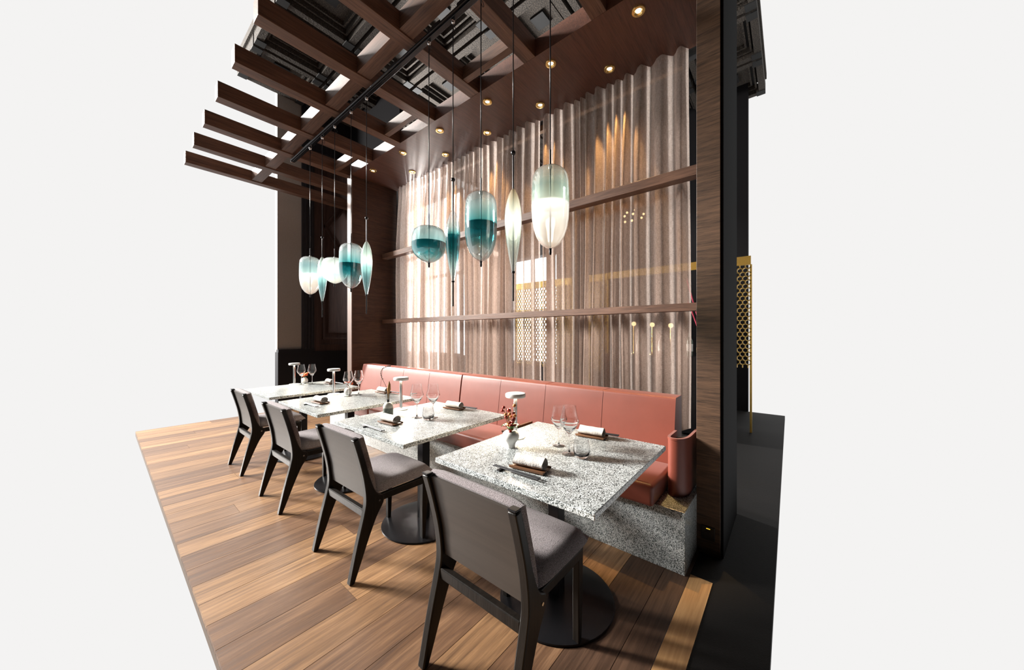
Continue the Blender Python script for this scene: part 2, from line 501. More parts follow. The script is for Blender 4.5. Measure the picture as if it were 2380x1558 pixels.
# floor : individual boards along X
bm = NB()
X0F, X1F = .30, 3.4
y = .4175
row = 0
offs = [.55, 1.9, 1.15, .2, 1.55, .8, 2.05, .35, 1.3, 1.75, .6, .95]
widths = [.121] + [.184] * 40
for w in widths:
    y2 = y + w
    if y > 6.8: break
    x = X0F
    cuts = [X0F]
    c = X0F + .15 + offs[row % len(offs)]
    while c < X1F - .2:
        cuts.append(c); c += 1.9
    cuts.append(X1F)
    for a, b in zip(cuts, cuts[1:]):
        vs = box2(bm, (a + .0008, y + .0012, -.02), (b - .0008, min(y2, 6.8) - .0012, 0))
        if row < 2:
            for f_ in {f_ for v_ in vs for f_ in v_.link_faces}: f_.material_index = 1
    y = y2; row += 1
struct('floor', bm, [M['floor'], M['floor_smoked']])
bm = NB(); box2(bm, (X0F, .4175, -.06), (X1F, 6.8, -.0201)); struct('floor_joint_bed', bm, plain('joint_filler', (.10, .07, .05), .9))
bm = NB(); box2(bm, (X0F, .312, -.02), (2.035, .4163, 0)); struct('floor_border', bm, M['floor_light'])
bm = NB(); box2(bm, (X0F, .06, -.06), (7., .3105, -.004)); box2(bm, (2.036, .3106, -.06), (7., .4163, -.004)); box2(bm, (3.4, .4163, -.06), (7., 6.8, -.004))
struct('floor_stone', bm, M['dark_stone'])
# pier with the rails, soffit, end wall
bm = NB(); box2(bm, (XF, .312, -.02), (2.62, .437, 3.765)); struct('pillar', bm, M['veneer_y'], bevel=.002)
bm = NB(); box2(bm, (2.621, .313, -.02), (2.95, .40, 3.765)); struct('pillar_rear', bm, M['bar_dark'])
bm = NB(); box2(bm, (2.302, .298, -.02), (2.94, .3115, 3.765)); struct('pillar_shade_board', bm, M['bar_dark'])  # near-black board added so the pier's side looks shaded
bm = NB(); box2(bm, (XF, .437, ZS), (3.02, YE, 3.755)); struct('ceiling_soffit', bm, M['soffit'])
bm = NB(); box2(bm, (2.31, YE, -.02), (3.02, 5.0, 3.76)); struct('wall_end', bm, M['veneer_x'])
bm = NB(); box2(bm, (2.296, YE - .004, -.02), (2.31, 5.004, 3.61)); struct('trim_3', bm, wood('edge_painted_lit', (.085, .050, .038), (.17, .105, .082), 'z', 80, .5))  # edge face of the end wall, its light painted in as paler oak
bm = NB(); box2(bm, (2.77, .437, 1.480), (2.86, YE, 1.538)); struct('trim_1', bm, M['rail'], bevel=.002)
bm = NB(); box2(bm, (2.77, .437, 2.477), (2.86, YE, 2.552)); struct('trim_2', bm, M['rail'], bevel=.002)
# timber grid
XG = .72
for i, yb in enumerate((.36, 1.010, 1.632, 2.290, 2.955, 3.620, 4.275, 4.930, 5.580, 6.230)):
    bm = NB(); box2(bm, (XG, yb, ZS), (XF if yb < YE - .2 else 3.0, yb + .118, 3.765))
    struct('ceiling_beam', bm, M['beam'], bevel=.003)
ys = [.36, 1.010, 1.632, 2.290, 2.955, 3.620, 4.275, 4.930, 5.580, 6.230]
for i in range(len(ys) - 1):
    a, b = ys[i] + .118, ys[i + 1]
    bm = NB(); box2(bm, (1.44, a, ZS + .012), (1.56, b, 3.765)); struct('ceiling_crossbeam', bm, M['beam_y'])
    if i in (2, 4, 6):
        bm = NB(); box2(bm, (2.085, a, ZS + .006), (2.145, b, 3.73)); struct('ceiling_crossbeam', bm, M['beam_y'])
# old coffered ceiling far above
bm = NB()
ZC = 5.6
box2(bm, (1.35, .3, ZC), (7.1, 6.95, ZC + .1))
def frame(bm, x0, y0, x1, y1, w, z0, z1):
    box2(bm, (x0, y0, z0), (x1, y0 + w, z1)); box2(bm, (x0, y1 - w, z0), (x1, y1, z1))
    box2(bm, (x0, y0 + w, z0), (x0 + w, y1 - w, z1)); box2(bm, (x1 - w, y0 + w, z0), (x1, y1 - w, z1))
cells = []
PX, PY = .98, .98
for ix in range(6):
    for iy in range(7):
        cx0, cy0 = 1.38 + ix * PX, .32 + iy * PY * .95
        frame(bm, cx0, cy0, cx0 + .93, cy0 + .88, .085, ZC - .16, ZC)
        frame(bm, cx0 + .11, cy0 + .11, cx0 + .82, cy0 + .77, .025, ZC - .10, ZC)
        frame(bm, cx0 + .17, cy0 + .17, cx0 + .76, cy0 + .71, .025, ZC - .06, ZC)
        cells.append((cx0, cy0))
struct('ceiling', bm, M['ceiling'])
bm = NB()
for cx0, cy0 in cells:
    frame(bm, cx0 + .138, cy0 + .138, cx0 + .792, cy0 + .742, .028, ZC - .03, ZC - .001)
    box2(bm, (cx0 + .36, cy0 + .34, ZC - .03), (cx0 + .57, cy0 + .54, ZC - .001))
    for (a, b) in ((.0, .0), (.0, .76), (.81, .0), (.81, .76)):
        box2(bm, (cx0 + a, cy0 + b, ZC - .175), (cx0 + a + .12, cy0 + b + .12, ZC - .161))
struct('ceiling_coffer_inlay', bm, M['ceiling_dark'])
# far wall : plaster, pilaster, tall panelled door, dark dado
YW = 6.8
bm = NB(); box2(bm, (1.93, YW, 1.03), (2.30, YW + .12, ZC)); struct('wall_far', bm, M['plaster'])
bm = NB(); box2(bm, (2.30, YW - .04, 1.0), (2.50, YW + .12, ZC)); box2(bm, (2.5002, YW - .04, 4.7005), (4.2, YW + .12, ZC))
for k in range(3): box2(bm, (2.345 + k * .05, YW - .055, 1.05), (2.37 + k * .05, YW - .04, 4.7))
struct('wall_pilaster', bm, M['door_dark'])
bm = NB(); box2(bm, (1.93, YW - .03, -.02), (4.2, YW + .12, 1.0)); box2(bm, (1.93, YW - .05, 1.0), (2.5, YW - .03 + .08, 1.05)); box2(bm, (2.5, YW - .05, .94), (4.2, YW - .03, 1.0))
box2(bm, (1.93, YW - .045, 0), (4.2, YW - .03, .14))
struct('wall_dado', bm, plain('black_dado', (.010, .011, .015), .6, Specular_IOR_Level=.2))
bm = NB(); box2(bm, (2.5, YW, 1.0), (3.9, YW + .1, 4.7))
door = struct('door_1', bm, M['door'])
bm = NB()
box2(bm, (2.50, YW - .03, 1.1202), (2.62, YW, 4.7)); box2(bm, (2.50, YW - .03, 1.0), (3.9, YW, 1.12))
def frame_xz(bm, x0, z0, x1, z1, w, y0, y1):
    box2(bm, (x0, y0, z0), (x1, y1, z0 + w)); box2(bm, (x0, y0, z1 - w), (x1, y1, z1))
    box2(bm, (x0, y0, z0 + w), (x0 + w, y1, z1 - w)); box2(bm, (x1 - w, y0, z0 + w), (x1, y1, z1 - w))
frame_xz(bm, 2.66, 1.22, 3.80, 2.55, .035, YW - .02, YW)
frame_xz(bm, 2.76, 1.34, 3.70, 2.45, .025, YW - .015, YW)
frame_xz(bm, 2.66, 2.72, 3.80, 4.6, .035, YW - .02, YW)
# diamond moulding in the upper panel
for s in (1., .78):
    cxz = (3.10, 3.35)
    pts = [(cxz[0], cxz[1] + .62 * s), (cxz[0] + .42 * s, cxz[1]), (cxz[0], cxz[1] - .62 * s), (cxz[0] - .42 * s, cxz[1])]
    for (xa, za), (xb, zb) in zip(pts, pts[1:] + pts[:1]):
        L = math.hypot(xb - xa, zb - za)
        box(bm, ((xa + xb) / 2, YW - .01, (za + zb) / 2), (L, .02, .03), Matrix.Rotation(-math.atan2(zb - za, xb - xa), 3, 'Y'))
obj('door_moulding', bm, M['door'], door)

# glazed partition behind the curtain
bm = NB()
for ym in (2.03, 2.93, 3.70, 4.84):
    box2(bm, (3.10, ym - .03, 0), (3.17, ym + .03, 3.63))
for zm in (0.05, 2.5, 3.6):
    box2(bm, (3.11, .70, zm - .03), (3.16, 4.84, zm + .03))
win = struct('window_1', bm, wood('window_timber', (.10, .055, .03), (.30, .17, .09), 'z', 60, .5))
for i, (a, b) in enumerate(((.70, 2.0), (2.06, 2.90), (2.96, 3.67), (3.73, 4.81))):
    bm = NB(); box2(bm, (3.13, a, .08), (3.138, b, 2.47)); box2(bm, (3.13, a, 2.53), (3.138, b, 3.57))
    obj('pane', bm, M['pane'], win)
# bar room behind
bm = NB(); box2(bm, (3.15, 5.001, -.02), (3.22, 6.765, ZC)); struct('wall_light_blocker', bm, M['bar_dark'])  # unseen wall added to keep the backlight off the far wall
bm = NB(); box2(bm, (7.0, .55, -.02), (7.12, 4.35, ZC)); struct('wall_bar', bm, M['bar_dark'])
bm = NB(); box2(bm, (3.021, .437, 3.64), (3.2, 4.88, 3.75)); struct('wall_above_window', bm, M['ceiling_dark'])

def lit_window(nm, x, y0, y1, z0, z1, mull, strength):
    bm = NB(); box2(bm, (x, y0, z0), (x + .02, y1, z1)); o = struct(nm, bm, emis(nm + '_daylight', (.97, .98, 1.0), strength))
    bm = NB()
    for ym in mull: box2(bm, (x - .05, ym - .03, z0), (x - .001, ym + .03, z1))
    for zm in (z0, (z0 + z1) / 2, z1): box2(bm, (x - .05, y0, zm - .03), (x - .001, y1, zm + .03))
    obj('mullion', bm, M['door_dark'], o)
lit_window('window_2', 4.6, 5.02, 8.1, .9, 4.2, (5.05, 5.8, 6.6, 7.4, 8.07), 14.0)
lit_window('window_3', 6.98, 4.36, 5.75, .6, 3.25, (4.4, 5.05, 5.7), 6.0)
bm = NB(); box2(bm, (7.03, 4.351, -.02), (7.12, 9.0, ZC)); struct('wall_bar_rear', bm, M['bar_dark'])
def honeycomb(bm, x, y0, y1, z0, z1, cell=.062, th=.011, dep=.03):
    rows = int((z1 - z0) / (cell * .75)); r = cell / math.sqrt(3)
    ny = int((y1 - y0) / cell)
    for j in range(rows + 1):
        for i in range(ny + 1):
            cy = y0 + i * cell + (cell / 2 if j % 2 else 0); cz = z0 + j * r * 1.5
            P = [(cy, cz + r), (cy + cell / 2, cz + r / 2), (cy + cell / 2, cz - r / 2), (cy, cz - r)]
            for (ya, za), (yb, zb) in zip(P, P[1:]):
                if not (y0 <= (ya + yb) / 2 <= y1 and z0 <= (za + zb) / 2 <= z1): continue
                L = math.hypot(yb - ya, zb - za)
                box(bm, (x, (ya + yb) / 2, (za + zb) / 2), (dep, L + th * .5, th), Matrix.Rotation(math.atan2(zb - za, yb - ya), 3, 'X'))
def screen(label, y0, y1, z0, z1, x=5.5):
    tt = thing('honeycomb_screen', label, 'screen', (x, (y0 + y1) / 2, z0), 0, 'gold lattice screens behind the curtain')
    hw = (y1 - y0) / 2
    bm = NB(); honeycomb(bm, 0, -hw, hw, 0, z1 - z0); obj('lattice', bm, M['gold'], tt)
    bm = NB(); box2(bm, (-.02, -hw, z1 - z0), (.02, hw, z1 - z0 + .115)); obj('top_rail', bm, M['gold'], tt)
    for s in (-1, 1):
        bm = NB(); box2(bm, (-.015, s * hw - .012, -z0), (.015, s * hw + .012, z1 - z0)); obj('post', bm, M['gold'], tt)
screen('narrow gold honeycomb lattice screen past the right side of the wooden pier', .40, .66, .88, 2.24)
screen('slim gold honeycomb screen glowing through the curtain right of the curtain split', 2.40, 2.74, .70, 2.24)
screen('wide gold honeycomb screen seen through the curtain behind the slim warm pendant', 3.08, 4.40, .70, 2.24)
bm = NB(); box2(bm, (5.485, .661, 2.25), (5.515, 2.399, 2.362)); tag(obj('gold_header', bm, M['gold']), 'flat gold rail spanning between honeycomb screens, visible in the gap beside the pier', 'rail')

# red cords, bottles and lights of the bar
for i, (y0, z0, y1, z1, lb) in enumerate(((1.07, 2.05, .93, 1.50, 'longer crimson cord slanting through the gap beside the pier'), (1.055, 1.76, .90, 1.28, 'lower crimson cord slanting behind the lower rail by the pier'))):
    bm = NB(); tube(bm, [(5, y0, z0), (5, y1, z1)], .008, 8); tag(obj('tension_cord', bm, M['red_cord']), lb, 'cord')
bm = NB(); box2(bm, (4.85, .72, .02), (5.25, 2.2, 1.02)); bc = tag(obj('bar_counter', bm, plain('black_counter', (.012, .012, .014), .25)), 'black bar counter carrying bottles, behind the right curtain', 'counter')
def bottle(y, x, hgt, m, label, cap='paper', lab=True):
    tt = thing('bottle', label, 'bottle', (x, y, 1.02), 0, 'bottles on the bar counter')
    r = .038
    bm = NB(); lathe(bm, [(0, 0), (r, .003), (r, hgt * .62), (r * .75, hgt * .72), (r * .36, hgt * .8), (r * .36, hgt), (0, hgt)], 16); obj('glass_body', bm, m, tt, smooth=40)
    if lab:
        bm = NB(); lathe(bm, [(r + .001, hgt * .2), (r + .0015, hgt * .2), (r + .0015, hgt * .52), (r + .001, hgt * .52)], 16); obj('paper_label', bm, M[cap], tt, smooth=40)
bottle(1.03, 4.98, .31, M['green_glass'], 'green bottle with white label in the dark gap beside the pier')
bottle(.93, 5.08, .22, M['amber_glass'], 'short amber bottle with gold label beside the green one', 'gold')
bottle(1.385, 4.95, .30, M['amber_glass'], 'dim amber bottle behind the right curtain near the globe lights')
bottle(1.72, 5.05, .28, M['green_glass'], 'dim green bottle behind the right curtain, left of the others')
for (y, z, lb) in ((1.517, 1.447, 'small warm globe lamp, middle of three glowing low behind the curtain'), (1.27, 1.431, 'small warm globe lamp nearest the curtain end, glowing through the fabric'), (1.78, 1.465, 'small warm globe lamp, leftmost of three behind the right curtain')):
    tt = thing('globe_lamp', lb, 'lamp', (5.0, y, 1.02), 0, 'globe lamps on the bar')
    bm = NB(); bmesh.ops.create_uvsphere(bm, u_segments=16, v_segments=10, radius=.033); bmesh.ops.translate(bm, vec=(0, 0, z - 1.02), verts=bm.verts); obj('globe', bm, M['globe'], tt, smooth=180)
    bm = NB(); cyl(bm, (0, 0, 0), (0, 0, z - 1.05), .008); cyl(bm, (0, 0, 0), (0, 0, .01), .04); obj('stand', bm, M['brass'], tt)
tt = thing('chandelier', 'cluster of tiny amber bulbs glowing through the curtain below the upper rail', 'chandelier', (5.0, 1.79, 3.09))
random.seed(3)
bm = NB(); cyl(bm, (0, 0, .2), (0, 0, ZC - 3.09), .006); cyl(bm, (0, 0, -.16), (0, 0, .2), .012); obj('stem', bm, M['black_metal'], tt)
for k, (dy, dz) in enumerate(((.09, .13), (-.01, .14), (-.09, .1), (.0, .07), (.10, .05), (-.03, -.03), (.09, -.04), (-.1, -.06), (.0, -.11), (.1, -.11), (-.12, 0.0))):
    bm = NB(); bmesh.ops.create_uvsphere(bm, u_segments=10, v_segments=8, radius=.017); bmesh.ops.translate(bm, vec=(random.uniform(-.1, .1), dy, dz), verts=bm.verts)
    obj('bulb', bm, M['globe'], tt, smooth=180)

# curtains : two tall sheers with irregular folds
def curtain(label, y0, y1, folds, seed, z0=.55, z1=ZS + .01):
    rnd_ = random.Random(seed)
    # fold crest positions
    ys_, xs_ = [], []
    for (a, b, depth) in folds:
        n = 14
        for k in range(n):
            u = k / n
            ys_.append(a + (b - a) * u)
            g_u = u * .5 / .42 if u < .42 else .5 + (u - .42) * .5 / .58
            s = .5 - .5 * math.cos(2 * math.pi * g_u)
            xs_.append(depth * (s ** .8) + .003 * math.sin(7 * math.pi * u))
    ys_.append(folds[-1][1]); xs_.append(0)
    bm = NB()
    zl = [z0, 1.0, 1.5, 2.1, 2.7, 3.15, 3.4, z1]
    rows = []
    ph = [rnd_.uniform(0, 6) for _ in ys_]
    for zi, z in enumerate(zl):
        k = 1. if z < 3. else (.85 if z < 3.3 else .65)
        rows.append([bm.verts.new((-xs_[i] * k * (1 + .12 * math.sin(z * 1.7 + y_ * 9)), y_ + .010 * math.sin(z * 1.3 + y_ * 5), z)) for i, y_ in enumerate(ys_)])
    for A, B in zip(rows, rows[1:]):
        for i in range(len(A) - 1):
            bm.faces.new((A[i], A[i + 1], B[i + 1], B[i]))
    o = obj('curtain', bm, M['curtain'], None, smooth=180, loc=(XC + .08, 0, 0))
    return tag(o, label, 'curtain', 'sheer linen curtains')
def mkfolds(edges, lo=.07, hi=.12, seed=1):
    r_ = random.Random(seed)
    return [(a, b, r_.uniform(lo, hi) * min(1, (b - a) / .10)) for a, b in zip(edges, edges[1:])]
e_r = [.62, .735, .925, 1.08, 1.18, 1.265, 1.345, 1.46, 1.545, 1.60, 1.665, 1.79, 1.90, 2.035]
e_l = [2.075, 2.14, 2.29, 2.40, 2.52, 2.60, 2.70, 2.83, 2.92, 3.06, 3.15, 3.22, 3.32, 3.41, 3.47, 3.58, 3.68, 3.75, 3.86, 3.94, 4.05, 4.13, 4.20, 4.32, 4.41, 4.50, 4.57, 4.66, 4.74, 4.80]
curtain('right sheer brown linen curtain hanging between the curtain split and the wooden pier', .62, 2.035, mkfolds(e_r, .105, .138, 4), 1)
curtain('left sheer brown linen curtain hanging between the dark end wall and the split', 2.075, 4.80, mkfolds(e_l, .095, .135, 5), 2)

# ------------------------------------------------------------------ banquette
bm = NB(); box2(bm, (1.995, .435, 0), (2.80, 4.86, .342))
tag(obj('bench_plinth', bm, M['granite'], bevel=.003), 'long speckled grey granite plinth on the floor carrying the red leather bench', 'plinth')
def soft_box(bm, a, b, r, seg=4, crown=0.):
    box2(bm, a, b)
    bmesh.ops.bevel(bm, geom=list(bm.edges), offset=r, segments=seg, affect='EDGES', profile=.5, clamp_overlap=True)
def back_panel(bm, y0, y1, z0=.345, z1=.885):
    # leaning padded back, rounded top, slight pillow
    ny = 16
    prof = [(2.345, z0), (2.335, .47), (2.350, .58), (2.366, .70), (2.383, .82), (2.393, z1 - .018), (2.397, z1 - .005), (2.404, z1), (2.545, z1), (2.55, z1 - .006), (2.55, z0)]
    rings = []
    for k in range(ny + 1):
        u = k / ny
        yy = y0 + (y1 - y0) * u
        pil = (1 - (2 * u - 1) ** 8) * .0005
        rings.append([bm.verts.new((x + .006, yy, z)) for i, (x, z) in enumerate(prof)])
    for A, B in zip(rings, rings[1:]):
        for i in range(len(prof)):
            j = (i + 1) % len(prof)
            bm.faces.new((A[i], A[j], B[j], B[i]))
    bm.faces.new(rings[0]); bm.faces.new(list(reversed(rings[-1])))
def seam(bm, y, z0=.47, z1=.885):
    tube(bm, [(2.340, y, .47), (2.3555, y, .58), (2.3715, y, .70), (2.3885, y, .82), (2.399, y, z1 - .016), (2.409, y, z1 + .0002), (2.54, y, z1 + .0008)], .0013, 6)
def bench(label, edges, cushions):
    tt = thing('bench', label, 'bench', (0, 0, 0), 0, 'terracotta leather benches')
    for a, b in zip(edges, edges[1:]):
        bm = NB(); back_panel(bm, a + .001, b - .001); obj('backrest_panel', bm, M['leather'], tt, smooth=50)
    for yy in edges[1:-1]:
        bm = NB(); seam(bm, yy); obj('seam', bm, M['piping'], tt, smooth=180)
    for a, b in cushions:
        bm = NB(); soft_box(bm, (1.93, a, .343), (2.345, b, .468), .022, 4)
        o = obj('seat_cushion', bm, M['leather'], tt, smooth=60)
        # stitched line along the front edge
        bm = NB(); tube(bm, [(1.955, a + .03, .4685), (1.955, b - .03, .4682)], .0009, 6); obj('stitching', bm, M['piping'], o, smooth=180)
    return tt
bench('right terracotta leather bench with four back panels, nearest the pier', [.578, 1.085, 1.60, 2.105, 2.636], [(.582, 1.50), (1.70, 2.636)])
bench('left terracotta leather bench with four back panels, reaching to the end wall', [2.652, 3.19, 3.71, 4.20, 4.74], [(2.652, 3.70), (3.705, 4.74)])
# low divider between the cushions of the right bench
tt = thing('bench_divider', 'dark leather trimmed open divider on the bench behind the nearest table', 'divider', (2.2, 1.60, .343))
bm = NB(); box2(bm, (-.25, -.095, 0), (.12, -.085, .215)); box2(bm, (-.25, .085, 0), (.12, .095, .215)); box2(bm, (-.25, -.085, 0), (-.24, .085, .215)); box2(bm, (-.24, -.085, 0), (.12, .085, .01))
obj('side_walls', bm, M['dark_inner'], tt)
bm = NB(); box2(bm, (-.255, .08, .215), (.12, .10, .228)); box2(bm, (-.255, -.10, .215), (.12, -.08, .228)); box2(bm, (-.255, -.08, .215), (-.235, .08, .228)); obj('rim', bm, M['tray_wood'], tt)

# curved leather end panel standing on the plinth
tt = thing('bench_end_panel', 'curved terracotta leather end panel standing on the granite plinth beside the pier', 'panel', (0, 0, .342))
def arc_panel(z0, z1, th, grow=0):
    pts = [(2.345, .566), (2.25, .566), (2.195, .566), (2.166, .556), (2.157, .535), (2.166, .505), (2.20, .482), (2.26, .470), (2.38, .468), (2.46, .468)]
    pts = [Vector((p.x, p.y)) for p in smooth_curve([Vector((a, b, 0)) for a, b in pts], 5)]
    outl, inl = [], []
    for i, p in enumerate(pts):
        d = (pts[min(i + 1, len(pts) - 1)] - pts[max(i - 1, 0)]).normalized()
        nrm = Vector((d.y, -d.x))
        outl.append(p - nrm * (grow)); inl.append(p + nrm * (-th - grow) if False else p + nrm * 0)
    return pts
def panel_mesh(bm, pts, z0, z1, th):
    n = len(pts)
    A = []
    for i, p in enumerate(pts):
        d = (pts[min(i + 1, n - 1)] - pts[max(i - 1, 0)]).normalized()
        nr = Vector((-d.y, d.x))           # one side
        q = p + nr * th
        p_ = p - nr * th
        A.append([bm.verts.new((p_.x, p_.y, z0)), bm.verts.new((p_.x, p_.y, z1)), bm.verts.new((q.x, q.y, z1)), bm.verts.new((q.x, q.y, z0))])
    for a, b in zip(A, A[1:]):
        for k in range(4):
            bm.faces.new((a[k], a[(k + 1) % 4], b[(k + 1) % 4], b[k]))
    bm.faces.new(A[0]); bm.faces.new(list(reversed(A[-1])))
pp = arc_panel(0, 1, .01)
bm = NB(); panel_mesh(bm, pp, .001, .333, .006); obj('leather_panel', bm, M['leather'], tt, smooth=50)
bm = NB(); panel_mesh(bm, pp, .334, .346, .008); obj('rolled_edge', bm, M['leather'], tt, smooth=50)
bm = NB(); prism_z(bm, [(p.x * .985 + .035, p.y * .9 + .052) for p in pp], .30, .305); obj('hollow_shade', bm, M['dark_inner'], tt)  # dark sheet across the hollow, standing in for the shade inside

# wall socket on the pier
tt = thing('wall_socket', 'black socket plate with a tiny yellow light low on the pier', 'socket', (XF, .375, .125))
bm = NB(); box2(bm, (-.008, -.035, -.04), (0, .035, .04)); obj('faceplate', bm, M['socket'], tt, bevel=.002)
bm = NB(); cyl(bm, (-.012, 0, -.005), (-.008, 0, -.005), .02); obj('outlet', bm, M['socket'], tt)
bm = NB(); box2(bm, (-.0095, -.012, .026), (-.008, .008, .030)); obj('indicator_light', bm, M['led'], tt)

# ------------------------------------------------------------------ tables
TX, TYS = 1.440, (.898, 1.985, 3.06, 4.13)
TW, TD = .860, .808
t0 = thing('dining_table', 'square speckled granite table nearest the camera, in front of the pier', 'table', (TX, TYS[0], 0), R(.8), 'granite dining tables')
bm = NB(); box2(bm, (-TW / 2, -TD / 2, ZT - .024), (TW / 2, TD / 2, ZT)); obj('tabletop', bm, M['granite'], t0, bevel=.003)
bm = NB(); box2(bm, (-.03, -.03, .012), (.03, .03, ZT - .03)); obj('post', bm, M['black_metal'], t0, bevel=.002)
bm = NB(); box2(bm, (-.22, -.22, ZT - .032), (.22, .22, ZT - .0242)); obj('mounting_plate', bm, M['black_metal'], t0)
bm = NB(); lathe(bm, [(0, 0), (.275, 0), (.28, .004), (.278, .010), (.22, .018), (.06, .026), (0, .026)], 48); obj('base', bm, M['black_metal'], t0, smooth=35)
tl = ['', 'second speckled granite table from the camera, holding the grey bottle vase', 'third speckled granite table from the camera, beside the far end of the bench', 'farthest speckled granite table, closest to the dark panelled door']
for i in (1, 2, 3):
    dup(t0, (TX - (.008 * i if i > 1 else 0), TYS[i], 0), R(.8), tl[i], 'granite dining tables')

# ------------------------------------------------------------------ chairs
def make_chair(label):
    tt = thing('dining_chair', label, 'chair', (0, 0, 0), 0, 'dark framed dining chairs')
    back = smooth_curve([(0, 0, 0), (.040, 0, .18), (.078, 0, .33), (.090, 0, .41), (.078, 0, .52), (.050, 0, .64), (.020, 0, .745)], 4)
    front = smooth_curve([(.050, 0, .750), (.082, 0, .64), (.115, 0, .52), (.150, 0, .435), (.190, 0, .405), (.190, 0, .365), (.150, 0, .30), (.105, 0, .20), (.062, 0, .09), (.026, 0, 0)], 4)
    prof = [(p.x, p.z) for p in back] + [(p.x, p.z) for p in front]
    for s in (-1, 1):
        bm = NB(); prism_y(bm, prof, s * .2215 - .0185, s * .2215 + .0185); obj('leg', bm, M['chair_wood'], tt, smooth=35, bevel=.005)
    for s in (-1, 1):
        bm = NB()
        prism_y(bm, [(.478, .404), (.515, .404), (.508, .2), (.498, 0), (.476, 0), (.474, .2)], s * .196 - .016, s * .196 + .016); obj('leg', bm, M['chair_wood'], tt, bevel=.004)
        bm = NB(); prism_y(bm, [(.17, .404), (.50, .404), (.50, .362), (.17, .366)], s * .205 - .012, s * .205 + .012); obj('side_rail', bm, M['chair_wood'], tt, bevel=.004)
    bm = NB(); box2(bm, (.475, -.185, .366), (.500, .185, .402)); obj('front_rail', bm, M['chair_wood'], tt, bevel=.003)
    bm = NB(); box2(bm, (.084, -.204, .312), (.112, .204, .355)); obj('stretcher', bm, M['chair_wood'], tt, bevel=.004)
    # smooth outer back panel between the rear legs
    bm = NB()
    cl = [(.108, .402), (.104, .44), (.092, .53), (.064, .645), (.038, .742)]
    P = smooth_curve([(x, 0, z) for x, z in cl], 4)
    prism_y(bm, [(p.x, p.z) for p in P] + [(p.x + .010, p.z + .002) for p in reversed(P)], -.2035, .2035); obj('back_panel', bm, M['chair_panel'], tt, smooth=40)
    # upholstered back cushion
    bm = NB()
    P = smooth_curve([(.120, 0, .420), (.118, 0, .47), (.105, 0, .54), (.078, 0, .645), (.050, 0, .748)], 5)
    ny = 12
    prof2 = []
    n = len(P)
    for i, p in enumerate(P): prof2.append((p.x, p.z, 0.))
    thick = [.050 for _ in P]
    A = []
    for k in range(ny + 1):
        u = -1 + 2 * k / ny
        e = max(0., 1 - abs(u) ** 8)
        yy = .233 * u
        ring = [bm.verts.new((p.x, yy * (.97), p.z)) for p in P]
        top = P[-1]
        ring.append(bm.verts.new((top.x + .018, yy, top.z + .016 * (.4 + .6 * e))))
        for p in reversed(P):
            ring.append(bm.verts.new((p.x + .018 + .030 * (.35 + .65 * e), yy, p.z + .004)))
        A.append(ring)
    for a, b in zip(A, A[1:]):
        for i in range(len(a)):
            j = (i + 1) % len(a)
            bm.faces.new((a[i], a[j], b[j], b[i]))
    bm.faces.new(A[0]); bm.faces.new(list(reversed(A[-1])))
    o = obj('back_cushion', bm, M['wool'], tt, smooth=60)
    # seat cushion, crowned
    bm = NB()
    nx, nyy = 14, 14
    top, bot = [], []
    for i in range(nx + 1):
        u = -1 + 2 * i / nx
        ra, rb = [], []
        for j in range(nyy + 1):
            w = -1 + 2 * j / nyy
            k = (abs(u) ** 9 + abs(w) ** 9)
            su = u * (1 - .05 * abs(w) ** 6); sw = w * (1 - .06 * abs(u) ** 6)
            x = .352 + .208 * su; y_ = .232 * sw
            cr = max(0., 1 - min(1, k)) ** .5
            ra.append(bm.verts.new((x, y_, .430 + .036 * cr + .012 * (1 - u * u) * (1 - w * w))))
            rb.append(bm.verts.new((x, y_, .426 - .021 * cr)))
        top.append(ra); bot.append(rb)
    for G in (top, bot):
        for i in range(nx):
            for j in range(nyy):
                bm.faces.new((G[i][j], G[i + 1][j], G[i + 1][j + 1], G[i][j + 1]))
    for i in range(nx):
        bm.faces.new((top[i][0], top[i + 1][0], bot[i + 1][0], bot[i][0])); bm.faces.new((top[i][nyy], top[i + 1][nyy], bot[i + 1][nyy], bot[i][nyy]))
    for j in range(nyy):
        bm.faces.new((top[0][j], top[0][j + 1], bot[0][j + 1], bot[0][j])); bm.faces.new((top[nx][j], top[nx][j + 1], bot[nx][j + 1], bot[nx][j]))
    obj('seat_cushion', bm, M['wool'], tt, smooth=60)
    # polished leg tops
    for s in (-1, 1):
        bm = NB(); box2(bm, (.020, s * .2215 - .017, .7505), (.050, s * .2215 + .017, .756)); obj('leg_cap', bm, M['black_metal'], tt, bevel=.002)
        bm = NB(); cyl(bm, (.165, s * .2402, .385), (.165, s * .2425, .385), .006, n=12); obj('bolt', bm, M['steel'], tt)
    return tt
ch = make_chair('nearest grey wool dining chair, its dark back filling the bottom of the view')
CX = .812
ch.location = (.790, .890, 0)
dup(ch, (CX, 1.992, 0), R(1.0), 'second grey wool dining chair from the camera, facing the table with the bottle vase', 'dark framed dining chairs')
dup(ch, (CX, 3.085, 0), R(.5), 'third grey wool dining chair, mostly cut off by the left edge', 'dark framed dining chairs')
dup(ch, (CX, 4.13, 0), R(0), 'farthest wool dining chair, seat just showing under the third table', 'dark framed dining chairs')

# ------------------------------------------------------------------ table ware
def T(x, y):                       # measured on a 0.74 m plane, moved to the real table height
    k = (H_CAM - ZT) / (H_CAM - .74)
    return (x * k, y * k)
ORD = ['nearest table', 'second table', 'third table', 'farthest table']

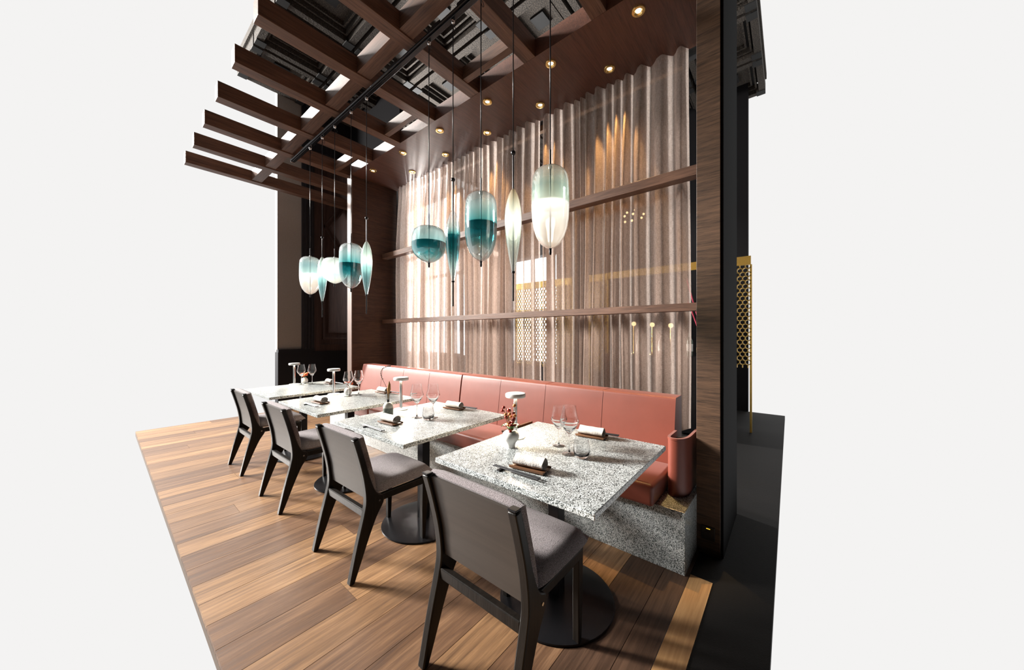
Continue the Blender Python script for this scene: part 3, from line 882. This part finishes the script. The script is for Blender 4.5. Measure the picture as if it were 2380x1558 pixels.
# table lamps
def lamp_proto(label, loc):
    tt = thing('table_lamp', label, 'lamp', loc, 0, 'cordless disc table lamps')
    bm = NB(); lathe(bm, [(0, 0), (.052, 0), (.054, .003), (.052, .007), (0, .009)], 32); obj('base', bm, M['white_lacquer'], tt, smooth=40)
    bm = NB(); cyl(bm, (0, 0, .008), (0, 0, .232), .011, n=20); obj('stem', bm, M['steel'], tt, smooth=40)
    bm = NB(); lathe(bm, [(.046, .228), (.054, .228), (.057, .232), (.057, .247), (.054, .251), (0, .252)], 36); o = obj('lamp_head', bm, M['white_lacquer'], tt, smooth=40)
    bm = NB(); lathe(bm, [(0.012, .2295), (.046, .2295)], 32); obj('diffuser', bm, M['lamp_under'], o)
    return tt
lp = None
LAMPS = [T(1.441, 1.159), T(1.436, 2.26), T(1.398, 3.323), T(1.394, 4.333)]
ll = ['white disc table lamp standing behind the vase of orange berries', 'white disc table lamp beside the grey bottle vase on the second table', 'white disc table lamp at the back of the third table', 'white disc table lamp on the farthest table, cut by the left edge']
for i, (x, y) in enumerate(LAMPS):
    lp = lamp_proto(ll[0], (x, y, ZT)) if i == 0 else lp
    if i: dup(lp, (x, y, ZT), 0, ll[i], 'cordless disc table lamps')
    la = bpy.data.lights.new('table_lamp_light', 'AREA'); la.shape = 'DISK'; la.size = .08; la.energy = 4.5; la.color = (1, .84, .62)
    lo = bpy.data.objects.new('table_lamp_light', la); COL.objects.link(lo); lo.location = (x, y, ZT + .222)

# wine glasses
def glass_proto(name, prof, th, label, cat, group, foot=True):
    tt = thing(name, label, cat, (0, 0, 0), 0, group)
    bm = NB()
    lathe(bm, prof, 36); obj('bowl', bm, M['glass'], tt, smooth=180)
    return tt
wg = thing('wine_glass', '', 'glass', (0, 0, 0), 0, 'crystal wine glasses')
bm = NB(); lathe(bm, [(.0045, .100), (.012, .104), (.028, .126), (.0455, .155), (.047, .161), (.045, .170), (.038, .200), (.032, .236), (.0308, .236), (.037, .200), (.0438, .170), (.0455, .160), (.027, .130), (0, .108)], 36); obj('bowl', bm, M['glass'], wg, smooth=60)
bm = NB(); lathe(bm, [(.0045, .104), (.0035, .08), (.0035, .03), (.006, .010), (.012, .005)], 16); obj('stem', bm, M['glass'], wg, smooth=180)
bm = NB(); lathe(bm, [(0, .0065), (.012, .005), (.034, .002), (.036, .0008), (.034, 0), (0, 0)], 32); obj('foot', bm, M['foot_glass'], wg, smooth=60)
GL = [
    (T(1.398, .800), 1.0, 'taller wine glass on the nearest table, beside the front of the leather bench'), (T(1.469, .901), .88, 'shorter wine glass on the nearest table, nearer the berry vase'),
    (T(1.36, 1.950), 1.0, 'left wine glass of the pair on the second table'), (T(1.43, 1.865), 1.0, 'right wine glass of the pair on the second table, toward the bench'),
    (T(1.435, 3.110), 1.0, 'left wine glass of the pair by the white ball vase on the third table'), (T(1.535, 3.120), 1.0, 'right wine glass of the pair by the white ball vase on the third table'),
    (T(1.435, 4.245), 1.0, 'left wine glass of the pair on the farthest table'), (T(1.528, 4.195), 1.0, 'right wine glass of the pair on the farthest table')]
for i, ((x, y), s, lb) in enumerate(GL):
    if i == 0:
        wg.location = (x, y, ZT); wg['label'] = lb; w_ = wg
    else:
        w_ = dup(wg, (x, y, ZT), 0, lb, 'crystal wine glasses')
    w_.scale = (s, s, s)
tb = thing('water_tumbler', 'clear stemless water tumbler right of the wine glasses on the nearest table', 'glass', (*T(1.395, .735), ZT), 0, 'water tumblers')
bm = NB(); lathe(bm, [(0, .001), (.024, .001), (.034, .012), (.040, .036), (.037, .062), (.032, .086), (.031, .086), (.036, .062), (.0385, .036), (.032, .016), (0, .008)], 32); obj('bowl', bm, M['glass'], tb, smooth=60)
dup(tb, (*T(1.375, 1.845), ZT), 0, 'clear stemless water tumbler in front of the wine glasses on the second table', 'water tumblers')

# napkin sets
def napkin_proto():
    tr = thing('napkin_tray', '', 'tray', (0, 0, 0), 0, 'walnut napkin trays')
    bm = NB(); box2(bm, (-.040, -.082, .004), (.040, .082, .010)); obj('tray_base', bm, M['tray_wood'], tr, bevel=.002)
    bm = NB(); 
    for s in (-1, 1):
        box2(bm, (s * .038 - .003, -.083, .008), (s * .038 + .003, .083, .016))
    obj('lip', bm, M['tray_wood'], tr, bevel=.0015)
    bm = NB()
    for s in (-1, 1):
        box2(bm, (-.03, s * .06 - .006, 0), (.03, s * .06 + .006, .004))
    obj('foot', bm, M['tray_wood'], tr)
    na = thing('rolled_napkin', '', 'napkin', (0, 0, 0), 0, 'rolled linen napkins')
    bm = NB()
    n, seg = 12, 28
    rings = []
    for k in range(n + 1):
        u = k / n
        y_ = -.070 + .140 * u
        ring = []
        for a in range(seg):
            th = 2 * math.pi * a / seg
            r = 1 + .03 * math.sin(3 * th + u * 2.5) + .02 * math.sin(u * 14 + th)
            ring.append(bm.verts.new((.030 * r * math.cos(th), y_ + .004 * math.sin(th * 2), .0245 + .0235 * r * math.sin(th))))
        rings.append(ring)
    for A, B in zip(rings, rings[1:]):
        for a in range(seg):
            bm.faces.new((A[a], A[(a + 1) % seg], B[(a + 1) % seg], B[a]))
    obj('cloth_roll', bm, M['cloth'], na, smooth=180)
    # spiral of cloth showing at both ends
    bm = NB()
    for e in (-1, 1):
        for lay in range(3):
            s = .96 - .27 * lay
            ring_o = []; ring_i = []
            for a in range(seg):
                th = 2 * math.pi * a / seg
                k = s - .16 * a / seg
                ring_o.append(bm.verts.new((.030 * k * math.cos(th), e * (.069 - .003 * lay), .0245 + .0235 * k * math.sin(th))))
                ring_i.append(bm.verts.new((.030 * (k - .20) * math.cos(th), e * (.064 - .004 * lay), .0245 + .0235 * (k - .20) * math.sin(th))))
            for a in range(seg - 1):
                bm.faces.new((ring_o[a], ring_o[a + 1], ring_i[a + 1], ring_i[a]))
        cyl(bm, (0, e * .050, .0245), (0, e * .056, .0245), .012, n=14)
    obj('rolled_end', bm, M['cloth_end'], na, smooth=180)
    return tr, na
TR, NA = napkin_proto()
NP = [((1.139, .838), 8, 'front of the nearest table', 0), ((1.715, .842), 6, 'bench side of the nearest table', 0), ((1.165, 1.955), 4, 'front of the second table', 0), ((1.700, 1.962), 8, 'bench side of the second table', 0),
      ((1.148, 2.985), 4, 'front of the third table', 0), ((1.735, 3.035), 4, 'bench side of the third table', 0), ((1.672, 4.075), 0, 'bench side of the farthest table', 0)]
for i, (p, rz, where, _) in enumerate(NP):
    x, y = T(*p)
    lt = 'small walnut tray under the napkin at the ' + where
    ln = 'rolled cream linen napkin on its tray at the ' + where
    if i == 0:
        TR.location = (x, y, ZT); TR.rotation_euler.z = R(rz); TR['label'] = lt
        NA.location = (x, y, ZT + .0105); NA.rotation_euler.z = R(rz); NA['label'] = ln
    else:
        dup(TR, (x, y, ZT), R(rz), lt, 'walnut napkin trays'); dup(NA, (x, y, ZT + .0105), R(rz), ln, 'rolled linen napkins')
# chopsticks and rests
cs = thing('chopstick', '', 'chopstick', (0, 0, 0), 0)
bm = NB(); tube(bm, [(0, -.118, .0095), (0, .118, .0105)], [.0042, .0026], 8); obj('shaft', bm, M['stick'], cs, smooth=60)
bm = NB(); tube(bm, [(0, .118, .0105), (0, .121, .0105)], [.0026, .0015], 8); obj('tip', bm, M['steel'], cs, smooth=60)
rs = thing('chopstick_rest', '', 'rest', (0, 0, 0), 0)
bm = NB(); box2(bm, (-.024, -.008, 0), (.024, .008, .0065)); obj('bar', bm, M['stick'], rs, bevel=.002)
rw = thing('chopstick_rest', '', 'rest', (0, 0, 0), 0)
CS = [((1.060, .853), 2, 'front of the nearest table'), ((1.782, .835), 8, 'bench edge of the nearest table'), ((1.030, 1.923), 1, 'front of the second table'), ((1.770, 1.925), 8, 'bench edge of the second table'), ((1.056, 2.930), 2, 'front of the third table'), ((1.795, 2.99), 6, 'bench edge of the third table'), ((1.735, 4.03), 4, 'bench edge of the farthest table')]
first = True
for (p, rz, where) in CS:
    x, y = T(*p)
    gl = 'pair of black chopsticks at the ' + where
    a = R(rz)
    for s in (-1, 1):
        ox, oy = s * .0065 * math.cos(a), s * .0065 * math.sin(a)
        c_ = cs if first else dup(cs, (0, 0, 0), 0, '', gl)
        if first: cs['group'] = gl
        c_.location = (x + ox, y + oy, ZT - .0015); c_.rotation_euler.z = a + s * R(.6)
        c_['label'] = 'slim black chopstick of the pair lying at the ' + where
        first = False
        if c_ is cs:
            pass
    lr = 'dark chopstick rest under the chopsticks at the ' + where
    px, py = x - math.sin(a) * .075, y + math.cos(a) * .075
    if where.startswith('front of the nearest'):
        rs.location = (px, py, ZT); rs.rotation_euler.z = a; rs['label'] = lr; rs['group'] = 'chopstick rests'
    else:
        dup(rs, (px, py, ZT), a, lr, 'chopstick rests')
# keep the chopsticks on the rests
for o in list(COL.objects):
    if o.name.startswith('chopstick') and o.get('category') == 'chopstick':
        o.location.z = ZT + .0008
bpy.data.objects.remove(rw)

# vase with berries on the nearest table
x, y = T(1.299, 1.075)
vz = thing('vase', 'small bulbous white ceramic vase holding orange berries on the nearest table', 'vase', (x, y, ZT))
bm = NB(); lathe(bm, [(0, 0), (.018, 0), (.0185, .012), (.022, .024), (.034, .040), (.0365, .054), (.033, .068), (.022, .078), (.014, .082), (.012, .082), (.02, .074), (.030, .064), (.033, .054), (.03, .042), (0, .03)], 36); obj('vase_body', bm, M['ceramic'], vz, smooth=60); vz.scale = (1.22, 1.22, 1.1)
sp_ = thing('berry_sprig', 'upright sprig of red and orange berries with green leaves in the white vase', 'sprig', (x, y, ZT))
rr = random.Random(11)
bm = NB()
ends = []
for k in range(9):
    a = k * 2 * math.pi / 9 + rr.uniform(-.3, .3); rad = rr.uniform(.010, .036); top = rr.uniform(.145, .195)
    P = smooth_curve([(0, 0, .03), (.3 * rad * math.cos(a), .3 * rad * math.sin(a), .09), (rad * math.cos(a), rad * math.sin(a), top)], 5)
    tube(bm, P, .0012, 5); ends.append(P)
obj('stem', bm, M['leaf'], sp_)
for k, P in enumerate(ends):
    for q in range(4):
        i = len(P) - 1 - q * 2
        p = P[max(3, i)] + Vector((rr.uniform(-.010, .010), rr.uniform(-.010, .010), rr.uniform(-.006, .006)))
        bm = NB(); bmesh.ops.create_icosphere(bm, subdivisions=2, radius=rr.uniform(.0072, .0098)); bmesh.ops.translate(bm, vec=p, verts=bm.verts)
        obj('berry', bm, M['berry_red'] if (k + q) % 3 else M['berry_orange'], sp_, smooth=180)
for k in range(6):
    a = k * math.pi / 3 + .4
    bm = NB()
    L = .034
    ctr = [Vector((.010 * math.cos(a), .010 * math.sin(a), .088)) + Vector((math.cos(a) * L * u, math.sin(a) * L * u, .022 * math.sin(u * 2.4))) for u in (0, .25, .5, .75, 1)]
    wd = [.002, .010, .012, .008, .0005]
    sd = Vector((-math.sin(a), math.cos(a), 0))
    vv = [(bm.verts.new(c - sd * w), bm.verts.new(c + Vector((0, 0, -.003))), bm.verts.new(c + sd * w)) for c, w in zip(ctr, wd)]
    for (a0, a1, a2), (b0, b1, b2) in zip(vv, vv[1:]):
        bm.faces.new((a0, a1, b1, b0)); bm.faces.new((a1, a2, b2, b1))
    obj('leaf', bm, M['leaf'], sp_, smooth=180)
sp_.scale = (1.15, 1.15, 1.08)
# bottle vase on the second table
x, y = T(1.265, 2.149)
vz = thing('bottle_vase', 'speckled grey stoneware bottle vase standing by the napkin on the second table', 'vase', (x, y, ZT))
bm = NB(); lathe(bm, [(0, 0), (.032, 0), (.0345, .004), (.0350, .055), (.033, .078), (.024, .092), (.011, .099), (.010, .099), (.0, .09)], 36); obj('vase_body', bm, M['stoneware'], vz, smooth=60)
bm = NB(); lathe(bm, [(.0095, .095), (.0085, .112), (.0100, .118), (.008, .118), (.007, .1)], 24); obj('neck', bm, M['socket'], vz, smooth=60)
bm = NB(); lathe(bm, [(.0105, .118), (.013, .135), (.016, .160), (.0152, .160), (.012, .135), (.009, .119)], 24); obj('glass_lip', bm, M['clear_tube'], vz, smooth=60)
sg = thing('dried_stem', 'dry bent twig with a brown bloom standing in the grey bottle vase', 'sprig', (x, y, ZT))
bm = NB()
Rv = Vector((.6347, -.7727, 0))
P = smooth_curve([Vector((0, 0, .10)), Rv * -.012 + Vector((0, 0, .20)), Rv * -.040 + Vector((0, 0, .262)), Rv * -.052 + Vector((0, 0, .300)), Rv * -.040 + Vector((0, 0, .335)), Rv * -.006 + Vector((0, 0, .352)), Rv * .016 + Vector((0, 0, .356))], 6)
tube(bm, P, .0014, 6); obj('twig', bm, M['twig'], sg, smooth=180)
for k in range(12, len(P), 2):
    bm = NB(); bmesh.ops.create_icosphere(bm, subdivisions=1, radius=.0045); bmesh.ops.translate(bm, vec=P[k] + Vector((0, 0, .003)), verts=bm.verts); obj('bud', bm, M['twig'], sg, smooth=180)
bm = NB(); tube(bm, [(0, 0, .10), Rv * .004 + Vector((0, 0, .17)), Rv * .006 + Vector((0, 0, .19)), Rv * .008 + Vector((0, 0, .225)), Rv * .008 + Vector((0, 0, .250))], [.003, .007, .013, .009, .001], 10); obj('bloom', bm, M['bloom'], sg, smooth=180)
# white ball vases with red flowers on the two far tables
for i, (p, lbv, lbf) in enumerate(((T(1.47, 3.190), 'white ball vase between the wine glasses on the third table', 'bunch of small red flowers in the ball vase on the third table'), (T(1.500, 4.335), 'white ball vase by the wine glasses on the farthest table', 'bunch of small red flowers in the ball vase on the farthest table'))):
    vz = thing('ball_vase', lbv, 'vase', (*p, ZT), 0, 'white ball vases')
    bm = NB(); lathe(bm, [(0, 0), (.018, 0), (.031, .014), (.036, .034), (.031, .056), (.016, .070), (.012, .070), (.026, .052), (.03, .034), (0, .01)], 28); obj('vase_body', bm, M['ceramic'], vz, smooth=60)
    fl = thing('flower_bunch', lbf, 'flowers', (*p, ZT), 0, 'red flower bunches')
    rr = random.Random(20 + i)
    heads = [(rr.uniform(-.034, .034), rr.uniform(-.034, .034), rr.uniform(.090, .125)) for _ in range(8)]
    bm = NB()
    for h in heads: tube(bm, [(0, 0, .03), (h[0] * .4, h[1] * .4, .075), h], .0012, 5)
    obj('stem', bm, M['leaf'], fl)
    for h in heads:
        bm = NB()
        for k in range(5):
            a = 2 * math.pi * k / 5
            bmesh.ops.create_icosphere(bm, subdivisions=1, radius=.008, matrix=Matrix.Translation((h[0] + .008 * math.cos(a), h[1] + .008 * math.sin(a), h[2])))
        obj('blossom', bm, M['petal'], fl, smooth=180)

# ------------------------------------------------------------------ pendants on a track
XT = 1.602
tr = thing('lighting_track', 'black metal lighting track running under the ceiling grid, carrying the glass pendants', 'track', (XT, 0, 3.575))
bm = NB(); box2(bm, (-.018, .9, -.015), (.018, 5.02, .020)); obj('rail', bm, M['track_metal'], tr, bevel=.003)
bm = NB(); tube(bm, [(-.03, .9, -.002), (-.03, 5.02, -.002)], .008, 10); obj('conduit', bm, M['black_metal'], tr, smooth=180)
bm = NB(); box2(bm, (-.025, 5.02, -.02), (.025, 5.035, .025)); obj('end_cap', bm, M['steel'], tr, bevel=.002)
for yy in (1.72, 2.05, 2.62, 3.3):
    bm = NB(); box2(bm, (-.03, yy - .07, .0), (.03, yy + .07, .034)); obj('driver_box', bm, M['track_metal'], tr, bevel=.003)
def shade_profile(kind):
    if kind == 'tall':      # flattened dome, straight flanks, pointed egg bottom ; 0.455 high
        return .455, [(0, .455), (.035, .453), (.068, .443), (.090, .424), (.101, .398), (.105, .36), (.1065, .28), (.106, .21), (.103, .16), (.0945, .11), (.078, .064), (.053, .027), (.026, .008), (.006, 0)]
    if kind == 'bowl':      # wide low ; 0.277 high
        return .277, [(0, .277), (.05, .275), (.088, .266), (.112, .248), (.123, .222), (.128, .18), (.130, .13), (.126, .10), (.110, .066), (.08, .036), (.045, .014), (.015, .003), (.006, 0)]
    if kind == 'slim':      # spindle ; 0.505 high
        return .505, [(.008, .505), (.016, .494), (.028, .468), (.040, .43), (.0485, .38), (.052, .33), (.0515, .29), (.047, .23), (.040, .17), (.031, .11), (.021, .055), (.012, .015), (.008, 0)]
def pendant(label, kind, y, ztop, m, disc=None, dz=.54, light=0, lcol=(1, .93, .8), scale=1.0):
    tt = thing('pendant_lamp', label, 'pendant lamp', (XT, y, ztop), 0, 'blown glass pendants')
    h, prof = shade_profile(kind)
    prof = [(r * scale, z - h) for r, z in prof]
    bm = NB(); lathe(bm, prof, 48); sh = obj('glass_shade', bm, m, tt, smooth=180)
    ct = 3.556 - ztop
    ball = .222 if kind == 'slim' else 0
    # cord from the track down to the fitting
    bm = NB(); tube(bm, [(0, 0, ct - .02), (0, 0, ball + .01 if ball else .10)], .0035, 8); obj('cord', bm, M['black_metal'], tt, smooth=180)
    bm = NB(); lathe(bm, [(0, ct), (.014, ct), (.016, ct - .012), (.012, ct - .024), (.004, ct - .03), (0, ct - .03)], 16); obj('canopy', bm, M['steel'], tt, smooth=60)
    bm = NB(); P = [(.014 + .012 * math.cos(a), .012 * math.sin(a) * .3, ct - .05 + .022 * math.sin(a)) for a in [2 * math.pi * k / 14 for k in range(15)]]; tube(bm, P, .002, 6); obj('cord_loop', bm, M['black_metal'], tt, smooth=180)
    if kind == 'slim':
        bm = NB(); bmesh.ops.create_uvsphere(bm, u_segments=16, v_segments=10, radius=.015); bmesh.ops.translate(bm, vec=(0, 0, ball), verts=bm.verts); obj('ball_joint', bm, M['black_metal'], tt, smooth=180)
        bm = NB(); cyl(bm, (0, 0, -h - .18), (0, 0, ball), .0052, n=12); obj('rod', bm, M['black_metal'], tt, smooth=40)
        bm = NB(); lathe(bm, [(0, -h + .004), (.011, -h + .002), (.011, -h - .008), (0, -h - .010)], 16); obj('finial', bm, M['black_metal'], tt, smooth=40)
    else:
        bm = NB(); cyl(bm, (0, 0, -h - .005), (0, 0, .10), .0052, n=12); obj('rod', bm, M['black_metal'], tt, smooth=40)
        bm = NB(); lathe(bm, [(0, -h + .006), (.009, -h + .002), (.007, -h - .012), (.008, -h - .02), (.006, -h - .034), (0, -h - .036)], 16); obj('finial', bm, M['black_metal'], tt, smooth=40)
        bm = NB(); lathe(bm, [(0, .012), (.010, .010), (.012, .0), (.010, -.010), (0, -.012)], 16); obj('socket_cap', bm, M['steel'], tt, smooth=40)
    if disc is not None:
        zz = -h + h * dz
        rad = 0
        for (r0, z0), (r1, z1) in zip(prof, prof[1:]):
            if z1 <= zz <= z0: rad = r0 + (r1 - r0) * (z0 - zz) / (z0 - z1)
        bm = NB(); lathe(bm, [(0.006, zz), (rad - .003, zz), (rad - .003, zz - .003), (.006, zz - .003)], 40); obj('glass_layer', bm, disc, tt)
    if light:
        la = bpy.data.lights.new('pendant_bulb', 'POINT'); la.energy = light * .22; la.color = lcol; la.shadow_soft_size = .03
        lo = bpy.data.objects.new('pendant_bulb', la); COL.objects.link(lo); lo.location = (XT, y, ztop - h * .5)
pendant('lit cream and pale green capsule pendant, rightmost of the near row', 'tall', 1.038, 2.239, M['shade_white_tall'], M['disc_white'], .545, 3, scale=.99)
pendant('glowing slim yellow-white spindle pendant between the cream and teal capsules', 'slim', 1.306, 2.192, M['shade_warm_slim'], None, .6, 1.2)
pendant('tall teal capsule pendant, unlit, in the middle of the near row', 'tall', 1.582, 2.242, M['shade_teal_tall'], M['disc_teal'], .54)
pendant('slim dark teal spindle pendant, unlit, beside the squat teal bowl', 'slim', 1.862, 2.190, M['shade_teal_slim'], None)
pendant('squat teal bowl pendant, leftmost of the near row', 'bowl', 2.141, 2.129, M['shade_teal_bowl'], M['disc_teal'], .55)
pendant('small looking pale spindle pendant, rightmost of the far row', 'slim', 3.100, 2.186, M['shade_sea_slim'], None, .6, 1.0)
pendant('teal capsule pendant in the far row, in front of the end wall edge', 'tall', 3.412, 2.222, M['shade_teal_tall'], M['disc_teal'], .54, scale=1.04)
pendant('glowing squat white bowl pendant in the far row', 'bowl', 3.786, 2.129, M['shade_opal_bowl'], M['disc_white'], .55, 1.5)
pendant('pale spindle pendant half hidden behind the glowing white bowl', 'slim', 4.108, 2.186, M['shade_sea_slim'], None, .6, .8)
pendant('lit blue-white capsule pendant, leftmost of the far row', 'tall', 4.456, 2.242, M['shade_opal_tall'], M['disc_white'], .5, 1.5, scale=1.08)

# ------------------------------------------------------------------ downlights in the soffit
dl0 = None
DL = [(2.43, .832, 'outer'), (2.43, 1.569, 'outer'), (2.43, 2.311, 'outer'), (2.43, 3.05, 'outer'), (2.43, 3.785, 'outer'), (2.43, 4.52, 'outer'),
      (2.80, 1.207, 'inner'), (2.80, 1.934, 'inner'), (2.80, 2.665, 'inner'), (2.80, 3.398, 'inner'), (2.80, 4.124, 'inner')]
nth = ['nearest the pier', 'second from the pier', 'third from the pier', 'fourth from the pier', 'fifth from the pier', 'sixth from the pier']
cnt = {'outer': 0, 'inner': 0}
for i, (x, y, rowname) in enumerate(DL):
    place = 'room-side' if rowname == 'outer' else 'curtain-side'
    lb = 'round gold recessed downlight, %s in the %s row of the soffit' % (nth[cnt[rowname]], place)
    cnt[rowname] += 1
    if dl0 is None:
        dl0 = thing('downlight', lb, 'downlight', (x, y, ZS), 0, 'soffit downlights')
        bm = NB(); lathe(bm, [(.030, -.012), (.044, -.010), (.048, -.004), (.048, 0.), (.030, 0)], 32); obj('trim_ring', bm, M['brass'], dl0, smooth=40)
        bm = NB(); lathe(bm, [(.030, -.011), (.024, -.004), (.020, -.001)], 32); obj('reflector', bm, M['brass'], dl0, smooth=180)
        bm = NB(); lathe(bm, [(0, -.0022), (.0205, -.0022)], 24); obj('lamp_disc', bm, M['bulb_warm'], dl0)
    else:
        dup(dl0, (x, y, ZS), 0, lb, 'soffit downlights')
    la = bpy.data.lights.new('downlight_spot', 'SPOT'); la.color = (1, .62, .24)
    la.spot_blend = .35; la.shadow_soft_size = .02
    lo = bpy.data.objects.new('downlight_spot', la); COL.objects.link(lo)
    lo.location = (x, y, ZS - .02)
    if rowname == 'inner':
        la.energy = {1.207: 240, 1.934: 130, 2.665: 190, 3.398: 150, 4.124: 90}[y]; la.spot_size = R(46)
        lo.rotation_euler = (0, R(-2), 0)
    else:
        la.energy = 16; la.spot_size = R(44)

# ------------------------------------------------------------------ daylight
w = bpy.data.worlds.new('overcast'); scene.world = w; w.use_nodes = True
bg = w.node_tree.nodes['Background']
bg.inputs['Color'].default_value = (.905, .896, .888, 1); bg.inputs['Strength'].default_value = 1.0
def area(name, loc, target, sx, sy, e, col=(1, 1, 1)):
    la = bpy.data.lights.new(name, 'AREA'); la.shape = 'RECTANGLE'; la.size = sx; la.size_y = sy; la.energy = e; la.color = col
    lo = bpy.data.objects.new(name, la); COL.objects.link(lo)
    lo.location = loc
    lo.rotation_euler = (Vector(target) - Vector(loc)).to_track_quat('-Z', 'Y').to_euler()
    return lo
area('daylight_high_window', (-2.6, 8.6, 4.9), (1.7, 1.9, 1.2), 1.2, 1.4, 1300, (1, .97, .93))
su = bpy.data.lights.new('veiled_sun', 'SUN'); su.energy = 10.0; su.angle = R(7); su.color = (1, .955, .90)
so = bpy.data.objects.new('veiled_sun', su); COL.objects.link(so)
so.rotation_euler = Vector((.36 * .94, -.93 * .94, -.34)).to_track_quat('-Z', 'Y').to_euler()
area('daylight_street', (4.30, 6.7, 2.4), (2.95, 1.6, 2.0), .7, 3.2, 1350, (1, .975, .95))

# room behind and beside the camera, never in the frame but shading the place
bm = NB(); box2(bm, (-3.3, -1.65, -.06), (4.4, -1.55, 5.7)); struct('wall_back', bm, M['bar_dark'])
bm = NB(); box2(bm, (-3.3, -1.55, -.06), (-3.2, 5.4, 5.7)); struct('wall_left', bm, M['bar_dark'])
bm = NB(); box2(bm, (-3.2, -1.55, 5.6), (1.34, 4.2, 5.7)); box2(bm, (1.34, -1.55, 5.6), (4.4, .29, 5.7)); struct('ceiling_rear', bm, M['ceiling_dark'])
bm = NB(); box2(bm, (-3.2, -1.55, -.06), (.299, 1.2, 0)); struct('floor_rear', bm, M['floor_light'])

scene.view_settings.view_transform = 'Standard'
scene.view_settings.look = 'None'
scene.view_settings.gamma = 1.0
scene.view_settings.exposure = 0.0
scene.view_settings.use_curve_mapping = False
scene.cycles.use_denoising = True
scene.cycles.max_bounces = 8
scene.cycles.transparent_max_bounces = 16
scene.cycles.sample_clamp_indirect = 6
scene.cycles.caustics_reflective = False
scene.cycles.caustics_refractive = False
